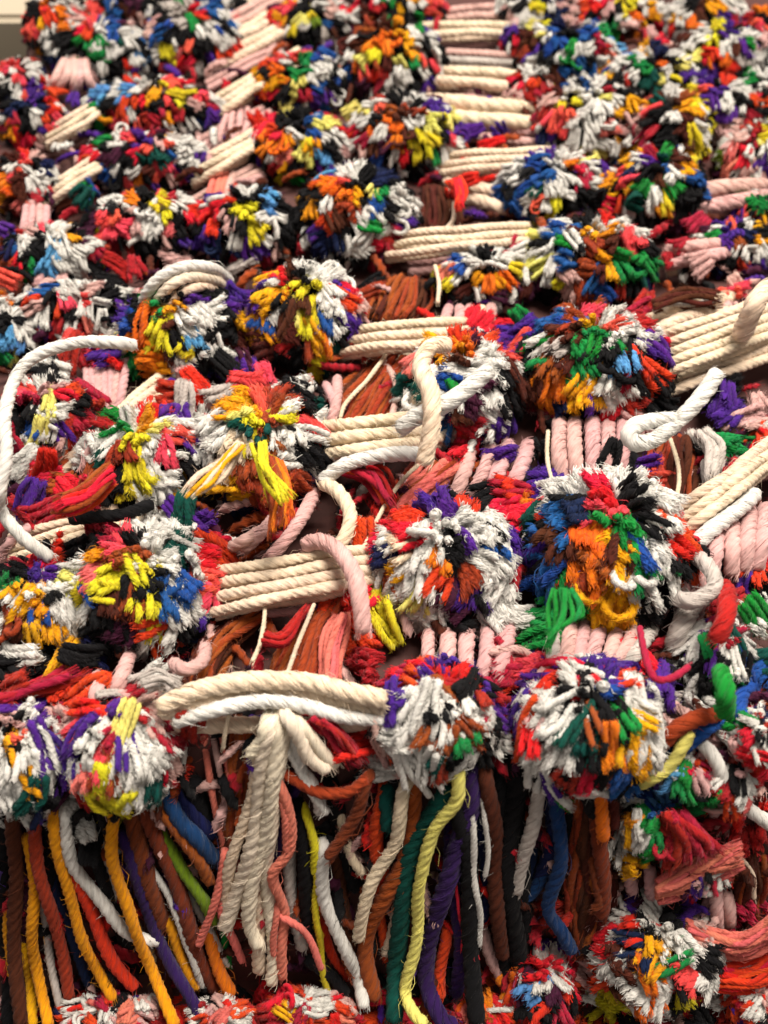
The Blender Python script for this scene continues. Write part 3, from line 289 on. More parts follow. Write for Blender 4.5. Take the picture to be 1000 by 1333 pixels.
30 540 M,10 650 H,20 640 R,90 600 U,130 630 U,80 640 U,110 670 U,150 660 U,170 580 R,210 590 R,190 600 R,70 575 P,380 610 U,390 630 U,440 640 R,490 640 R,520 620 R,460 660 R,550 680 U,590 700 U,570 690 U,530 660 U,240 620 W,300 640 W,340 670 W,280 650 W,270 690 K,230 700 K,210 750 K,250 740 K,220 790 K,270 800 T,340 700 B,400 680 B,430 720 B,380 740 B,450 740 N,320 760 Z,330 800 X,350 820 Z,340 770 Z,480 700 W,520 730 W,560 760 W,500 720 W,590 790 W,550 800 W,540 820 W,490 770 G,510 790 G,470 750 G,470 790 L,500 830 W,520 890 W,550 930 W,440 820 K,460 870 K,480 910 K,430 850 K,420 900 K,280 860 T,300 910 T,270 870 T,290 930 T,90 710 W,130 750 W,160 720 W,60 690 P,110 780 W,150 790 W,130 840 W,180 850 W,210 870 W,160 900 W,120 930 W,200 930 W,240 920 W,90 960 W,150 960 W,210 970 W,60 820 R,80 850 R,40 870 R,10 740 U,10 800 U,30 760 W,390 920 G,400 960 O,380 900 G,440 980 O,420 970 O,460 940 G,320 970 K,560 960 W
700 500 W,690 540 W,660 600 W,700 590 W,700 650 W,720 700 W,650 560 W,820 330 M,840 390 M,840 440 M,830 480 M,860 500 M,790 470 U,790 540 U,770 590 U,810 580 U,750 570 U,880 310 U,920 320 U,900 340 U,880 360 U,900 400 W,940 400 W,920 440 W,930 480 W,970 410 W,950 370 W,980 330 K,970 290 W,960 250 R,990 250 R,990 370 K,960 360 K,990 450 N,760 680 K,770 720 K,740 650 K,840 680 N,840 740 N,850 790 N,830 640 N,880 620 W,900 660 W,860 600 W,920 650 W,880 590 W,980 590 T,990 620 B
L 660 993
520 120 B,550 160 B,570 140 B,510 110 B,640 110 N,680 170 N,700 190 N,620 140 N,600 70 W,590 110 S,430 220 W,420 300 W,410 360 W,440 160 W,460 220 G,450 300 G,430 370 G,500 180 N,490 230 N,480 300 N,540 250 N,540 320 N,570 350 N,540 380 N,560 290 N,620 250 M,650 300 M,690 300 M,630 350 M,670 240 W,690 220 J
470 530 U,450 560 U,490 590 R,520 580 R,480 560 R,430 620 W,400 660 W,410 600 W,560 550 W,600 570 W,640 570 K,680 580 K,650 590 K,690 560 U,740 620 P,720 600 W,600 630 W,640 650 W,640 700 W,570 640 W,450 700 V,490 700 V,470 750 V,500 760 V,440 680 V,540 640 K,400 720 X,420 770 X,350 700 R,340 730 W,330 780 W,360 800 W,310 800 P,390 820 W,410 850 W,590 680 G,560 720 G,590 730 G,560 780 G,580 800 G,610 740 G,520 830 G,530 850 O,660 780 N,640 760 N,690 830 H,700 860 R,720 720 W,750 780 W,770 850 W,720 680 W,780 920 W,800 760 K,820 810 K,480 850 P,490 890 W,450 860 X,440 900 X,380 960 Y,400 930 Y,600 880 W,620 930 W,590 950 W,650 850 W,690 940 Y,690 900 Y,720 940 K,740 980 K,540 900 Z,530 950 O,350 880 W,860 930 R,870 950 R,850 970 R,300 830 R
90 680 U,60 660 U,120 700 U,120 580 M,80 620 M,170 770 R,100 770 R,190 790 R,150 840 W,60 700 W,90 880 S,60 900 S,100 930 S,140 900 K,160 950 K,190 900 W,90 970 R
K 330 993
60 940 R,90 920 R,30 900 R,120 950 G,150 960 G,180 930 W,220 940 W,210 980 W,250 900 W,290 910 P,20 960 M,900 850 O,890 900 O,910 960 Z,960 920 W,980 960 W,960 990 R
"""
SD = []
_ox = _oy = 0
for ln in SEEDS.strip().splitlines():
    m = re.match(r'^([A-Z]) (\d+) (\d+)$', ln)
    if m: _ox, _oy = int(m[2]), int(m[3]); continue
    for a, b, c in re.findall(r'(\d+) (\d+) ([A-Z])', ln): SD.append((_ox + int(a) / 2.941, _oy + int(b) / 2.941, c))
SXY = np.array([(a, b) for a, b, c in SD]); SCc = [c for a, b, c in SD]
used = set()
def near_colour(u, v, jitter=0.12):
    d = np.hypot(SXY[:, 0] - u, (SXY[:, 1] - v) * 1.1); k = np.argsort(d)[:3]
    if d[k[0]] > 34: return random.choice('WWMKKPUXRV' if v < 950 else 'RMPQAWRKMW')
    if v > 1270 and u < 760 and random.random() < .6: return random.choice('RRMMDR')
    x = random.random()
    if x < .13: return 'W'
    if x < .20: return 'K'
    return SCc[k[0]] if random.random() > jitter else SCc[random.choice(list(k[1:]))]

# ------------------------------------------------------------------ pompoms: u, v, half width, half height in photo pixels, kind, label
POMS = [
 (45,985,58,80,'drape','white and red pompom cut by the left edge, at the end of the bottom row'),
 (160,975,82,88,'drape','white pompom with purple and crimson tufts above the gold fringe at bottom left'),
 (568,935,96,84,'drape','white pompom with crimson and purple crown above the pale yellow strand'),
 (762,945,108,96,'drape','white, navy and gold pompom with draping white ends, right of the bottom middle one'),
 (50,792,74,74,'round','white and gold pompom at the left edge, above the bottom row'),
 (192,770,104,94,'round','pompom with yellow loops and a blue patch, left of the four-cord cream bridge'),
 (580,735,104,96,'round','white, black and plum pompom with an orange-red patch, right of the draped pink cord'),
 (792,722,118,114,'round','large blue, orange and green pompom with one green tuft hanging at its foot'),
 (930,862,58,62,'drape','tuft of white, purple and green ends at the right edge by the brown cord'),
 (185,605,88,80,'round','white and yellow pompom with a coral tuft, left of the long yellow tuft'),
 (343,590,92,88,'round','white pompom with teal tufts and a long drooping yellow and rust tuft'),
 (600,512,86,82,'round','white pompom with a plum-brown patch behind the upright cream cord'),
 (772,482,108,84,'round','brown, green and white pompom beside the wide cream bridge on the right'),
 (62,552,66,66,'round','white, crimson and black pompom inside the loop of long white cord at left'),
 (988,580,26,40,'round','pink and red tuft cut by the right edge above the cream bridge'),
 (238,436,84,72,'round','white, orange and yellow pompom where the long white cord ends'),
 (397,417,78,74,'round','pompom of yellow, brown and white loops left of a small cream bridge'),
 (630,368,66,46,'round','white pompom with a gold tuft, behind the green-topped one'),
 (768,345,86,64,'round','white and brown pompom with a curled gold loop and green side'),
 (105,408,92,44,'round','white and coral pompom with a purple tip at its right, on the left side'),
 (15,440,34,40,'round','sky blue and coral tufts cut by the left edge behind the white cord'),
 (320,298,66,54,'round','gold and black pompom with a coral edge, left of the one with the yellow centre'),
 (466,287,78,66,'round','pompom with a yellow and orange centre and green spots, near the red tuft'),
 (195,298,84,48,'round','white pompom with coral and black stripes and a yellow tip, upper left'),
 (72,336,70,44,'round','white pompom with sky blue and green ends, upper left'),
 (725,250,78,50,'round','white pompom with a bright blue left side, middle right'),
 (855,252,60,56,'round','black, brown and green pompom with a gold tuft, middle right'),
 (390,195,62,46,'round','yellow pompom with a sky blue tuft and an orange side'),
 (528,182,74,54,'round','orange and yellow pompom with brown centre beside the cream bridges'),
 (190,212,82,40,'round','red, teal and white pompom with purple right end, upper left'),
 (768,165,68,56,'round','shaggy off-white pompom with a coral tuft at its left, upper right'),
 (870,180,50,56,'round','black, green and yellow-edged pompom right of the shaggy off-white one'),
 (388,112,60,40,'round','gold, green and blue pompom near the top, left of the orange-topped one'),
 (510,86,68,54,'round','orange-topped pompom with a green tuft near the top'),
 (200,146,88,42,'round','red and coral pompom with a gold dot near the top left'),
 (738,78,62,48,'round','blue and white pompom with a green ring near the top right'),
 (850,108,66,40,'round','long white and yellow-edged pompom slanting near the top right'),
 (405,32,56,32,'round','dark pompom with yellow and green tufts at the top edge'),
 (520,14,60,30,'round','brown and black pompom with a purple end at the top edge'),
 (74,42,40,44,'round','black and orange pompom beside the pale shelf at the top left corner'),
 (130,70,62,44,'round','pompom with a long green tuft and blue tuft at the top left'),
 (250,56,62,48,'round','white and black pompom with a red right end at the top left'),
 (180,14,66,26,'round','maroon and black pompom at the very top left'),
 (270,10,50,26,'round','blue and white pompom at the very top beside the pink cords'),
 (28,110,38,30,'round','coral and white pompom at the left edge near the top'),
 (42,160,44,36,'round','red and black pompom at the left edge, second below the shelf'),
 (36,245,44,44,'round','pink and orange-centred pompom at the left edge above the sky blue tufts'),
 (800,22,70,30,'round','yellow, red and green pompom at the top edge on the right'),
 (690,16,46,28,'round','white and black pompom at the top edge right of the cream bridges'),
 (680,60,30,34,'round','crimson and brown tuft right of the topmost cream bridges'),
 (920,30,50,40,'round','brown and yellow pompom at the top edge on the far right'),
 (930,78,54,44,'round','white and pale yellow pompom with a red tuft under it, far right'),
 (985,60,30,44,'round','white pompom cut by the right edge near the top'),
 (935,146,54,42,'round','white and purple pompom with a red side at the far right'),
 (985,135,30,40,'round','crimson and black tuft cut by the right edge, upper right'),
 (975,210,42,44,'round','coral and purple pompom at the right edge by the pale pink cords'),
 (985,275,34,26,'round','green and purple tuft at the right edge'),
 (955,325,60,38,'round','gold, green and purple pompom at the right edge'),
 (690,125,36,34,'round','red and pink tuft left of the shaggy off-white pompom'),
 (975,760,40,46,'round','red, purple and white tuft at the right edge under the thick pink cords'),
 (850,1075,46,48,'low','blue and green tuft below the pale yellow cord'),
 (850,1235,92,86,'low','white pompom with gold and blue tufts at the bottom right'),
 (700,1285,52,70,'low','red and white pompom at the bottom edge right of the black strands'),
 (400,1318,70,34,'low','red and gold pompom at the bottom edge under the cream tassel'),
 (640,1325,50,30,'low','orange and white tuft at the bottom edge behind the purple strands'),
 (945,1020,44,44,'low','red, white and purple tuft at the right edge behind the white cord'),
 (290,1322,50,26,'low','crimson and purple tuft at the bottom edge left of the centre'),
 (905,1130,44,40,'low','pink and brown tuft behind the salmon bundle at the bottom right'),
 (985,1300,44,48,'low','red and maroon tuft at the bottom right corner'),
 (800,1010,36,34,'low','brown and black tuft under the white, navy and gold pompom'),
 (985,960,36,44,'low','maroon tuft inside the blue loop at the right edge'),
 (890,1010,40,40,'low','white and pink tuft behind the pale yellow cord'),
 (150,1320,80,28,'low','dark crimson tuft at the bottom edge behind the gold strands'),
]
DOWN = Vector((0, -.62, -.78)); GR = 'multicoloured pompoms tied along the textile'
ELL = []
for (u, v, ru, rv, kind, lab) in POMS:
    if kind == 'low':
        C = P(u, v, .016)
    else:
        c0 = P(u, v, .010); C = P(u, v, .50 * rv * depth(c0) / F)
    d = depth(C); g_ = 1.10 - .13 * min(1, max(0, (v - 200) / 350)); a = ru * d / F * g_; b = rv * d / F * g_
    ELL.append((C, a, b, b))
def hit(u, v):
    """first pompom met by a view ray"""
    dr = ray(u, v).normalized(); best = None
    for i, (C, a, b, c) in enumerate(ELL):
        o = EYE - C; D = Vector((dr.x / a, dr.y / b, dr.z / c)); O = Vector((o.x / a, o.y / b, o.z / c))
        A = D.dot(D); B = 2 * O.dot(D); Cc = O.dot(O) - 1; q = B * B - 4 * A * Cc
        if q > 0:
            t = (-B - math.sqrt(q)) / (2 * A)
            if best is None or t < best[0]: best = (t, i, EYE + dr * t)
    return best
mine = {i: [] for i in range(len(POMS))}; loose = []
for (u, v), c in zip(SXY, SCc):
    h = hit(u, v)
    if h: mine[h[1]].append((h[2], c))
    else: loose.append((u, v, c))

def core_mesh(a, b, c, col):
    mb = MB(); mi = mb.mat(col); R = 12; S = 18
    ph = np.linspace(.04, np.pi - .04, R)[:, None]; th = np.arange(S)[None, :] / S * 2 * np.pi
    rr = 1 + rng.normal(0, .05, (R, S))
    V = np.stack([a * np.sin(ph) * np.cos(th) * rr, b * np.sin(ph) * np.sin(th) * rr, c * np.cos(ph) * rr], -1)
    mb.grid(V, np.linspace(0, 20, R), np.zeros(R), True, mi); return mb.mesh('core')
ntuft = 0; POB = []
for i, (u, v, ru, rv, kind, lab) in enumerate(POMS):
    C, a, b, c = ELL[i]
    t = bpy.data.objects.new('pompom', None); t.empty_display_size = .01; t.location = C; link(t); meta(t, lab, 'pompom', GR)
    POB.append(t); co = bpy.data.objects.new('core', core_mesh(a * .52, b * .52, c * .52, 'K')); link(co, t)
    placed = []
    drape = kind == 'drape'
    cn = Vector((0, .25, .97)).normalized(); crown = Vector((cn.x * a, cn.y * b, cn.z * c))
    def put(p, col, sc=1.0):
        global ntuft
        rel = p - C; n = Vector((rel.x / a ** 2, rel.y / b ** 2, rel.z / c ** 2)).normalized()
        away = rel - crown; away = away - n * away.dot(n); k = min(1, away.length / (.7 * b))
        fl = away.normalized() if away.length > 1e-6 else Vector((1, 0, 0))
        fl = (fl + Vector((random.gauss(0, .58), random.gauss(0, .58), random.gauss(0, .58))) + (DOWN * .85 if drape else DOWN * .15))
        fl = (fl - n * fl.dot(n)).normalized()
        rise = random.uniform(.35, 1.15) + (1 - k) * 1.1
        if drape: rise *= .85
        axis = (fl * (.35 + .65 * k) + n * rise).normalized()
        kd = 'nub' if random.random() < (.85 if k < .55 else .42) else ('loop' if random.random() < .05 else 'mid')
        if kd != 'loop' and random.random() < (.62 if v < 380 else .22): kd = 'dot'
        if drape and k > .5: kd = 'long' if random.random() < .5 else 'mid'
        fz = .74 + .26 * min(1, max(0, (v - 150) / 350)); sl = random.uniform(.82, 1.12) * sc * max(.55, min(1.12, .25 + .75 * b / .027)) * fz
        L = TL[kd] * sl
        root = p - axis * L * .72 - n * .0012
        add_tuft(t, root, axis, n, col, kd, sl, random.uniform(.9, 1.15) * fz * max(.6, min(1.08, .3 + .7 * b / .026)))
        placed.append((p, col)); ntuft += 1
    for (p, col) in mine[i]:
        if any((p - q).length < (.0056 if cc == col else .0042) for q, cc in placed): continue
        put(p, col, random.uniform(.97, 1.1))
    area_ = 4 * math.pi * ((a * b) ** 1.6 / 3 + (a * c) ** 1.6 / 3 + (b * c) ** 1.6 / 3) ** (1 / 1.6)
    sp = .0062 * max(.72, min(1, .3 + .7 * b / .026)) * (.78 + .22 * min(1, max(0, (v - 150) / 350))); tries = 0
    while tries < 1100 and len(placed) < 270:
        tries += 1
        n = Vector(rng.normal(0, 1, 3)).normalized()
        if n.z < -.6: continue
        p = C + Vector((n.x * a, n.y * b, n.z * c))
        if any((p - q).length < sp for q, cc in placed): continue
        pu, pv = proj(p); col = near_colour(pu, pv)
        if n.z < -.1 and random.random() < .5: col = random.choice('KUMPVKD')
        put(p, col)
def stray(u, v, c, h, sc=1.0, n=1):
    """a tuft in a gap belongs to the pompom next to it"""
    global ntuft
    sc *= 1 if v > 500 else .62 + .38 * v / 500
    p = P(u, v, h); best = sorted(range(len(POB)), key=lambda i: (ELL[i][0] - p).length / (ELL[i][1] + .01))
    for bi in best[:4]:
        if len(POB[bi].children) < 296: break
    else: return
    out = (-ray(u, v).normalized() + Vector((0, 0, .5))).normalized()
    ax = Vector((random.gauss(0, .7), random.gauss(-.3, .5), random.gauss(-.1, .5))) + out * random.uniform(.2, .9)
    add_tuft(POB[bi], p - ax.normalized() * .012 * sc, ax, out, c, 'mid' if random.random() < .6 else 'nub', sc, sc); ntuft += 1
for (u, v, c) in loose: stray(u, v, c, .012, .92)
LADDER = [(0, 575, 670), (200, 590, 660), (320, 525, 650), (440, 470, 590), (570, 420, 550), (760, 270, 480), (920, 215, 490)]
def in_ladder(u, v):
    for (ya, a0, a1), (yb, b0, b1) in zip(LADDER, LADDER[1:]):
        if ya <= v < yb:
            f = (v - ya) / (yb - ya); return a0 + (b0 - a0) * f < u < a1 + (b1 - a1) * f
    return False
k = 0
LC = [(0, 350), (130, 325), (200, 300), (280, 262), (350, 235), (540, 160), (700, 90)]
while k < 180:
    u, v = random.uniform(-20, 1020), random.uniform(60, 950)
    if in_ladder(u, v): continue
    pale = (v < 700 and abs(u - np.interp(v, [a for a, b in LC], [b for a, b in LC])) < 42) or (u > 890 and 180 < v < 440)
    if not pale and random.random() < .45: k += 1; continue
    stray(u, v, random.choice('PPEQAPPW' if pale else 'KKPUPWVMQJXZQX'), .006, .9 if pale else .85); k += 1
for _ in range(35): stray(random.uniform(860, 1020), random.uniform(930, 1345), random.choice('RMMWPQQKXUWP'), .006, 1.2)
for _ in range(70): stray(random.uniform(-20, 1020), random.uniform(1285, 1350), random.choice('RRRMMMDKR'), .004, 1.2)
print('tufts', ntuft, 'loose seeds', len(loose))

# ------------------------------------------------------------------ cords
def pts3(pix, h):
    out = []
    for k, q in enumerate(pix):
        hh = q[2] if len(q) > 2 else (h[k] if isinstance(h, (list, tuple)) else h)
        out.append(P(q[0], q[1], hh))
    return out
def cord_mesh(name, c, wpx, pix, h, lobes=4, fuzz=1.0, **kw):
    p = pts3(pix, h); d = sum(depth(x) for x in p) / len(p); rad = wpx * d / F / 2
    o = p[0].copy(); mb = MB(); strand(mb, [x - o for x in p], rad, c, lobes=lobes, fuzz=fuzz, **kw)
    return mb.mesh(name), o
def single(name, label, cat, group, c, wpx, pix, h, **kw):
    me, o = cord_mesh(name, c, wpx, pix, h, **kw); ob = bpy.data.objects.new(name, me); ob.location = o; link(ob)
    return meta(ob, label, cat, group)
def bundle(name, part, label, cat, group, items, **kw):
    """items: (colour, width px, pixel path, height)"""
    t = bpy.data.objects.new(name, None); t.empty_display_size = .01
    t.location = pts3(items[0][2], items[0][3])[0]; link(t); meta(t, label, cat, group)
    for (c, wp, pix, h) in items:
        me, o = cord_mesh(part, c, wp, pix, h, **kw); ob = bpy.data.objects.new(part, me)
        link(ob, t); ob.location = o - Vector(t.location)
    return t
GB = 'cream cord bridges between pompom columns'
def bridge(x0, y0, x1, y1, wide0, wide1, n, h, label, cols='E', sag=0, under=True):
    """n cords side by side between two pompoms, a second layer beneath"""
    it = []
    if (y0 + y1) / 2 < 300: h = h * .72; wide0 *= .94; wide1 *= .94; n += (n == 2 and x0 < 500 and wide0 > 24)
    for lay in ((1, 0) if under else (0,)):
        for k in range(n):
            f = (k + .5) / n - .5; ya = y0 + f * wide0; yb = y1 + f * wide1; mx = (x0 + x1) / 2
            q = lay * 6; r = lambda s: random.uniform(-s, s)
            sl = (yb - ya) / (x1 - x0); ex = 30 if y0 > 300 else 18
            path = [(x0 - ex, ya - sl * ex + q + 2), (x0 + (x1 - x0) * .22, ya + (yb - ya) * .22 + q - sag * .8 + r(1)), (mx + r(4), (ya + yb) / 2 - sag + q + r(1.2)),
                    (x0 + (x1 - x0) * .78, ya + (yb - ya) * .78 + q - sag * .8 + r(1)), (x1 + ex, yb + sl * ex + q + 2)]
            wpx = (wide0 + wide1) / 2 / n * .98
            hh = h - lay * .006 + (1 - abs(f) * 2) * .0012 + r(.0004)
            it.append((random.choice(cols), wpx, path, [hh * .45, hh, hh, hh, hh * .45]))
    return bundle('cord_bridge', 'cord', label, 'cord', GB, it, fuzz=.8)
bridge(285, 768, 475, 735, 68, 56, 4, .020, 'four cream cords bridging to the draped pink cord end, middle left', 'E')
bridge(430, 572, 545, 558, 56, 46, 3, .020, 'cream bridge cut square at its right end, left of the upright cream cord', 'E')
bridge(472, 440, 592, 430, 40, 36, 3, .018, 'three cream cords bridging beside the yellow and brown looped pompom', 'E')
bridge(530, 316, 660, 304, 34, 32, 3, .016, 'cream bridge right of the pompom with the yellow centre', 'E')
bridge(590, 211, 706, 204, 32, 32, 3, .018, 'cream bridge right of the orange and yellow pompom with brown centre', 'E')
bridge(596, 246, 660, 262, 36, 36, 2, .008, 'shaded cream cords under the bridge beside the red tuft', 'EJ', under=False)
bridge(570, 97, 672, 106, 30, 28, 2, .016, 'cream bridge right of the orange-topped pompom, third from the top', 'E')
bridge(570, 140, 680, 150, 44, 40, 2, .012, 'wide pale pink bridge under the third cream one from the top', 'PE')
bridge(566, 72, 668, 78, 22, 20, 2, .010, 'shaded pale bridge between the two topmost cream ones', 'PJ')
bridge(566, 38, 656, 38, 24, 20, 2, .014, 'topmost cream bridge in the middle', 'E')
bridge(290, 132, 372, 84, 34, 34, 2, .016, 'slanting cream bridge at the top, left of the gold and green pompom', 'E')
bridge(268, 216, 350, 172, 36, 34, 3, .016, 'slanting cream bridge left of the yellow pompom', 'E')
bridge(300, 66, 370, 30, 40, 36, 3, .010, 'slanting pale pink cords at the top left of centre', 'PE')
bridge(78, 168, 140, 134, 28, 26, 2, .016, 'slanting cream bridge under the fan of pink cords, upper left', 'E')
bridge(70, 248, 136, 206, 30, 28, 2, .016, 'slanting cream bridge right of the orange-centred pompom, upper left', 'E')
bridge(108, 580, 200, 508, 38, 34, 3, .012, 'slanting pinkish cream bridge left of the white and yellow pompom', 'EP')
bridge(40, 704, 180, 664, 40, 34, 3, .010, 'pale pink and cream cords under the short black cord at left', 'PE')
bridge(862, 462, 1000, 412, 64, 58, 5, .022, 'wide five-cord cream bridge at the right edge', 'E')
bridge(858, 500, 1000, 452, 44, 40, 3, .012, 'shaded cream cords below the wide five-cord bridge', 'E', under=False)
bridge(850, 428, 930, 404, 40, 34, 2, .012, 'two loose cream cords above the wide five-cord bridge', 'E', sag=10, under=False)
bridge(895, 672, 990, 598, 50, 44, 3, .022, 'slanting cream bridge at the right, above the thick pink cords', 'E')
bridge(900, 262, 985, 248, 44, 44, 2, .012, 'pale pink cords at the right edge, upper right', 'P')
bridge(895, 330, 940, 322, 36, 30, 2, .012, 'short pale cords left of the gold and green pompom at right', 'PE')
bridge(880, 70, 905, 80, 30, 30, 2, .010, 'short pink cords beside the slanting yellow-edged pompom', 'P', under=False)
bundle('cord_bridge', 'cord', 'two thick arched cream cords bridging the bottom row', 'cord', GB, [
 ('E', 26, [(205,925),(240,905),(290,890),(345,884),(400,888),(450,902),(505,912)], .024),
 ('E', 24, [(205,930),(240,920),(290,908),(345,900),(400,904),(450,917),(505,925)], .019),
 ('W', 20, [(225,940),(270,926),(330,915),(390,918),(440,930),(505,938)], .021),
 ('E', 22, [(225,945),(270,945),(330,942),(390,944),(440,945),(505,940)], .010)])

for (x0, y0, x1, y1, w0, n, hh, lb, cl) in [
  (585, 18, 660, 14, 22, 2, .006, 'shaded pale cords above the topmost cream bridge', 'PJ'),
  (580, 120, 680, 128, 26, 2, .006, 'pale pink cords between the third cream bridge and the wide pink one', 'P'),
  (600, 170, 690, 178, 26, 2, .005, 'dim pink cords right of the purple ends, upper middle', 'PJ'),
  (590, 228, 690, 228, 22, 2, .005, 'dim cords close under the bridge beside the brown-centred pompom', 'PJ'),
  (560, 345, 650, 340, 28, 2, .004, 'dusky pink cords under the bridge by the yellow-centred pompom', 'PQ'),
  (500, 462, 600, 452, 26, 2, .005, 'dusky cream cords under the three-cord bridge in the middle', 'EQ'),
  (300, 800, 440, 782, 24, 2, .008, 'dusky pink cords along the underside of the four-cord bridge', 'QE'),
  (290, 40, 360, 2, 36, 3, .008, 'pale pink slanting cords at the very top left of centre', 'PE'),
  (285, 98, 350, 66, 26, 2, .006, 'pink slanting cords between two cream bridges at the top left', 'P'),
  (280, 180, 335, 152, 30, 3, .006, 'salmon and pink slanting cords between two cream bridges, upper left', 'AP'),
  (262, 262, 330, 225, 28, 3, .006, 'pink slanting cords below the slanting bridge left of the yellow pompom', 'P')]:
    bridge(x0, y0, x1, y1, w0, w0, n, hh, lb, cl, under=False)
GW = 'pink cords linking the rows from front to back'
def warp(label, tops, bots, wpx, cols, h0, h1, mid=.004):
    it = []
    for (a, b) in zip(tops, bots):
        m = ((a[0] + b[0]) / 2 + random.uniform(-3, 3), (a[1] + b[1]) / 2)
        b = (b[0] + random.uniform(-7, 7), b[1] + random.uniform(-3, 3)); it.append((random.choice(cols), wpx * random.uniform(.92, 1.15), [a, m, b], [h0 - .003, (h0 + h1) / 2 + mid - .003, h1 - .003]))
    return bundle('link_cords', 'cord', label, 'cord', GW, it, fuzz=.7)
def fan(x0, x1, y, n, bow=0): return [(x0 + (x1 - x0) * k / (n - 1), y - bow * (1 - abs(2 * k / (n - 1) - 1))) for k in range(n)]
warp('five thick pale pink cords under the brown and green pompom', fan(728, 812, 545, 5), fan(732, 806, 630, 5), 19, 'PQ', .010, .010, .006)
warp('dusky pink cords above the white, black and plum pompom', fan(615, 690, 575, 4), fan(590, 655, 655, 4), 19, 'Q', .006, .008, .004)
warp('pink cords between the two middle pompoms of the lower rows', fan(560, 660, 815, 5, 6), fan(560, 650, 885, 5), 19, 'QP', .010, .014, .004)
warp('curving pink and white cords under the large blue and green pompom', fan(722, 850, 815, 7, 10), fan(722, 800, 890, 7), 19, 'PQJ', .012, .016, .005)
warp('four thick pink cords at the right edge below the cream bridge', [(938, 672), (958, 668), (978, 662), (996, 660)], [(930, 755), (948, 752), (968, 748), (988, 742)], 20, 'QP', .012, .016, .008)
warp('thick pink and white cords left of the red and purple tuft at right', [(905, 715), (925, 722), (915, 760)], [(880, 790), (905, 800), (872, 850)], 26, 'QJ', .012, .010, .008)
warp('fan of five pale pink cords near the top left', fan(86, 112, 78, 5), fan(66, 118, 118, 5), 11, 'P', .014, .012, .006)
warp('pink cords at the left edge above the sky blue tufts', fan(35, 62, 268, 4), fan(28, 60, 312, 4), 10, 'Q', .012, .010, .004)
warp('salmon and pink cords left of the yellow pompom', fan(298, 322, 140, 4), fan(285, 318, 185, 4), 8, 'AP', .008, .008, .004)
warp('pink cords behind the gold and black pompom', fan(280, 305, 225, 4), fan(268, 295, 275, 4), 9, 'PA', .008, .008, .004)
warp('pink cords showing left of the white pompom with a yellow tip', fan(55, 85, 350, 4), fan(50, 88, 372, 4), 10, 'Q', .008, .008, .003)
warp('dusky pink cords above the pompom inside the white cord loop', fan(110, 165, 462, 7), fan(120, 150, 545, 7), 11, 'Q', .008, .006, .003)
warp('pink cords left of the brown roving in the middle gap', [(440, 490), (425, 500)], [(430, 560), (440, 545)], 13, 'PQ', .010, .012, .006)
warp('short pink cords behind the upright cream cord', fan(585, 640, 400, 5), fan(580, 640, 425, 5), 13, 'QE', .010, .012, .003)
warp('pink cords standing over the bottom left pompom', [(172, 848), (130, 880)], [(150, 915), (128, 925)], 20, 'QP', .012, .014, .006)
warp('pink diagonal cords crossing above the four-cord bridge', [(412, 640), (372, 655), (345, 690)], [(352, 730), (318, 722), (300, 712)], 17, 'QP', .012, .014, .006)
warp('pink cords between brown yarn left of the big cream tassel', [(262, 940), (272, 935), (285, 938)], [(292, 1110), (300, 1080), (305, 1060)], 9, 'QPA', .004, .012, .002)
warp('pale lilac pink cords over the bottom right pompom', [(822, 1105), (846, 1125), (932, 1150), (945, 1160)], [(822, 1165), (846, 1170), (930, 1215), (955, 1208)], 16, 'Q', .012, .014, .004)
warp('pale pink cords behind the white cord at the right edge', [(920, 1040), (935, 1035)], [(935, 1085), (948, 1085)], 14, 'QP', .006, .006, .004)

# rovings: masses of soft unplied strands
def roving(label, cols, pathA, pathB, n, wpx, h, layers=2, name='roving', group='soft rust-brown yarn running under the cords'):
    it = []; n = int(n * 1.4 + .5)
    for lay in range(layers):
        for k in range(n):
            f = k / max(1, n - 1)
            pth = [(a[0] + (b[0] - a[0]) * f + random.uniform(-2, 2), a[1] + (b[1] - a[1]) * f + random.uniform(-2, 2)) for a, b in zip(pathA, pathB)]
            hh = h + math.sin(f * math.pi) * .006 - lay * .004
            it.append((random.choice(cols), wpx * random.uniform(.65, 1.1), pth, hh))
    return bundle(name, 'strand', label, 'yarn', group, it, lobes=3, depth_=.08, pitch=13, sides=9, fuzz=2.0, wob=.30, soft=.05, fib=7, fray=.0016)
roving('rust-brown yarn mass in the gap under the three-cord bridge', 'ZZX', [(505,455),(450,500),(420,560)], [(540,470),(520,520),(500,560)], 9, 9, .004)
roving('rust-brown and salmon yarn right of the short cream loop', 'ZZA', [(545,600),(495,660),(470,730)], [(625,600),(560,650),(520,700)], 9, 11, .004)
roving('dark brown yarn mass below the four-cord bridge at left', 'XZ', [(330,790),(265,830),(245,900)], [(345,800),(300,850),(275,895)], 8, 10, .006)
roving('rust-brown yarn mass left of the draped pink cord end', 'ZZ', [(420,775),(375,830),(350,895)], [(465,770),(450,830),(430,895)], 9, 11, .006)
roving('salmon yarn hanging between brown yarn and the red tuft', 'A', [(440,800),(420,840),(415,890)], [(452,800),(448,840),(440,885)], 4, 9, .014, 1)
roving('dark brown yarn between purple tuft and red tuft, upper middle', 'X', [(555,240),(550,265),(550,300)], [(590,245),(600,270),(600,300)], 7, 7, .004)
roving('brown yarn above the three-cord bridge in the middle', 'XZ', [(510,360),(490,385),(480,410)], [(560,365),(560,390),(550,412)], 8, 8, .004)
roving('brown yarn mass under the white loop at the right', 'XZ', [(858,565),(850,600),(862,655)], [(905,570),(905,610),(895,660)], 7, 9, .006)
roving('rust-brown yarn bundle hanging left of the big cream tassel', 'ZZX', [(300,925),(295,1000),(285,1080),(290,1190)], [(345,950),(330,1010),(310,1100),(320,1200)], 9, 10, .004)
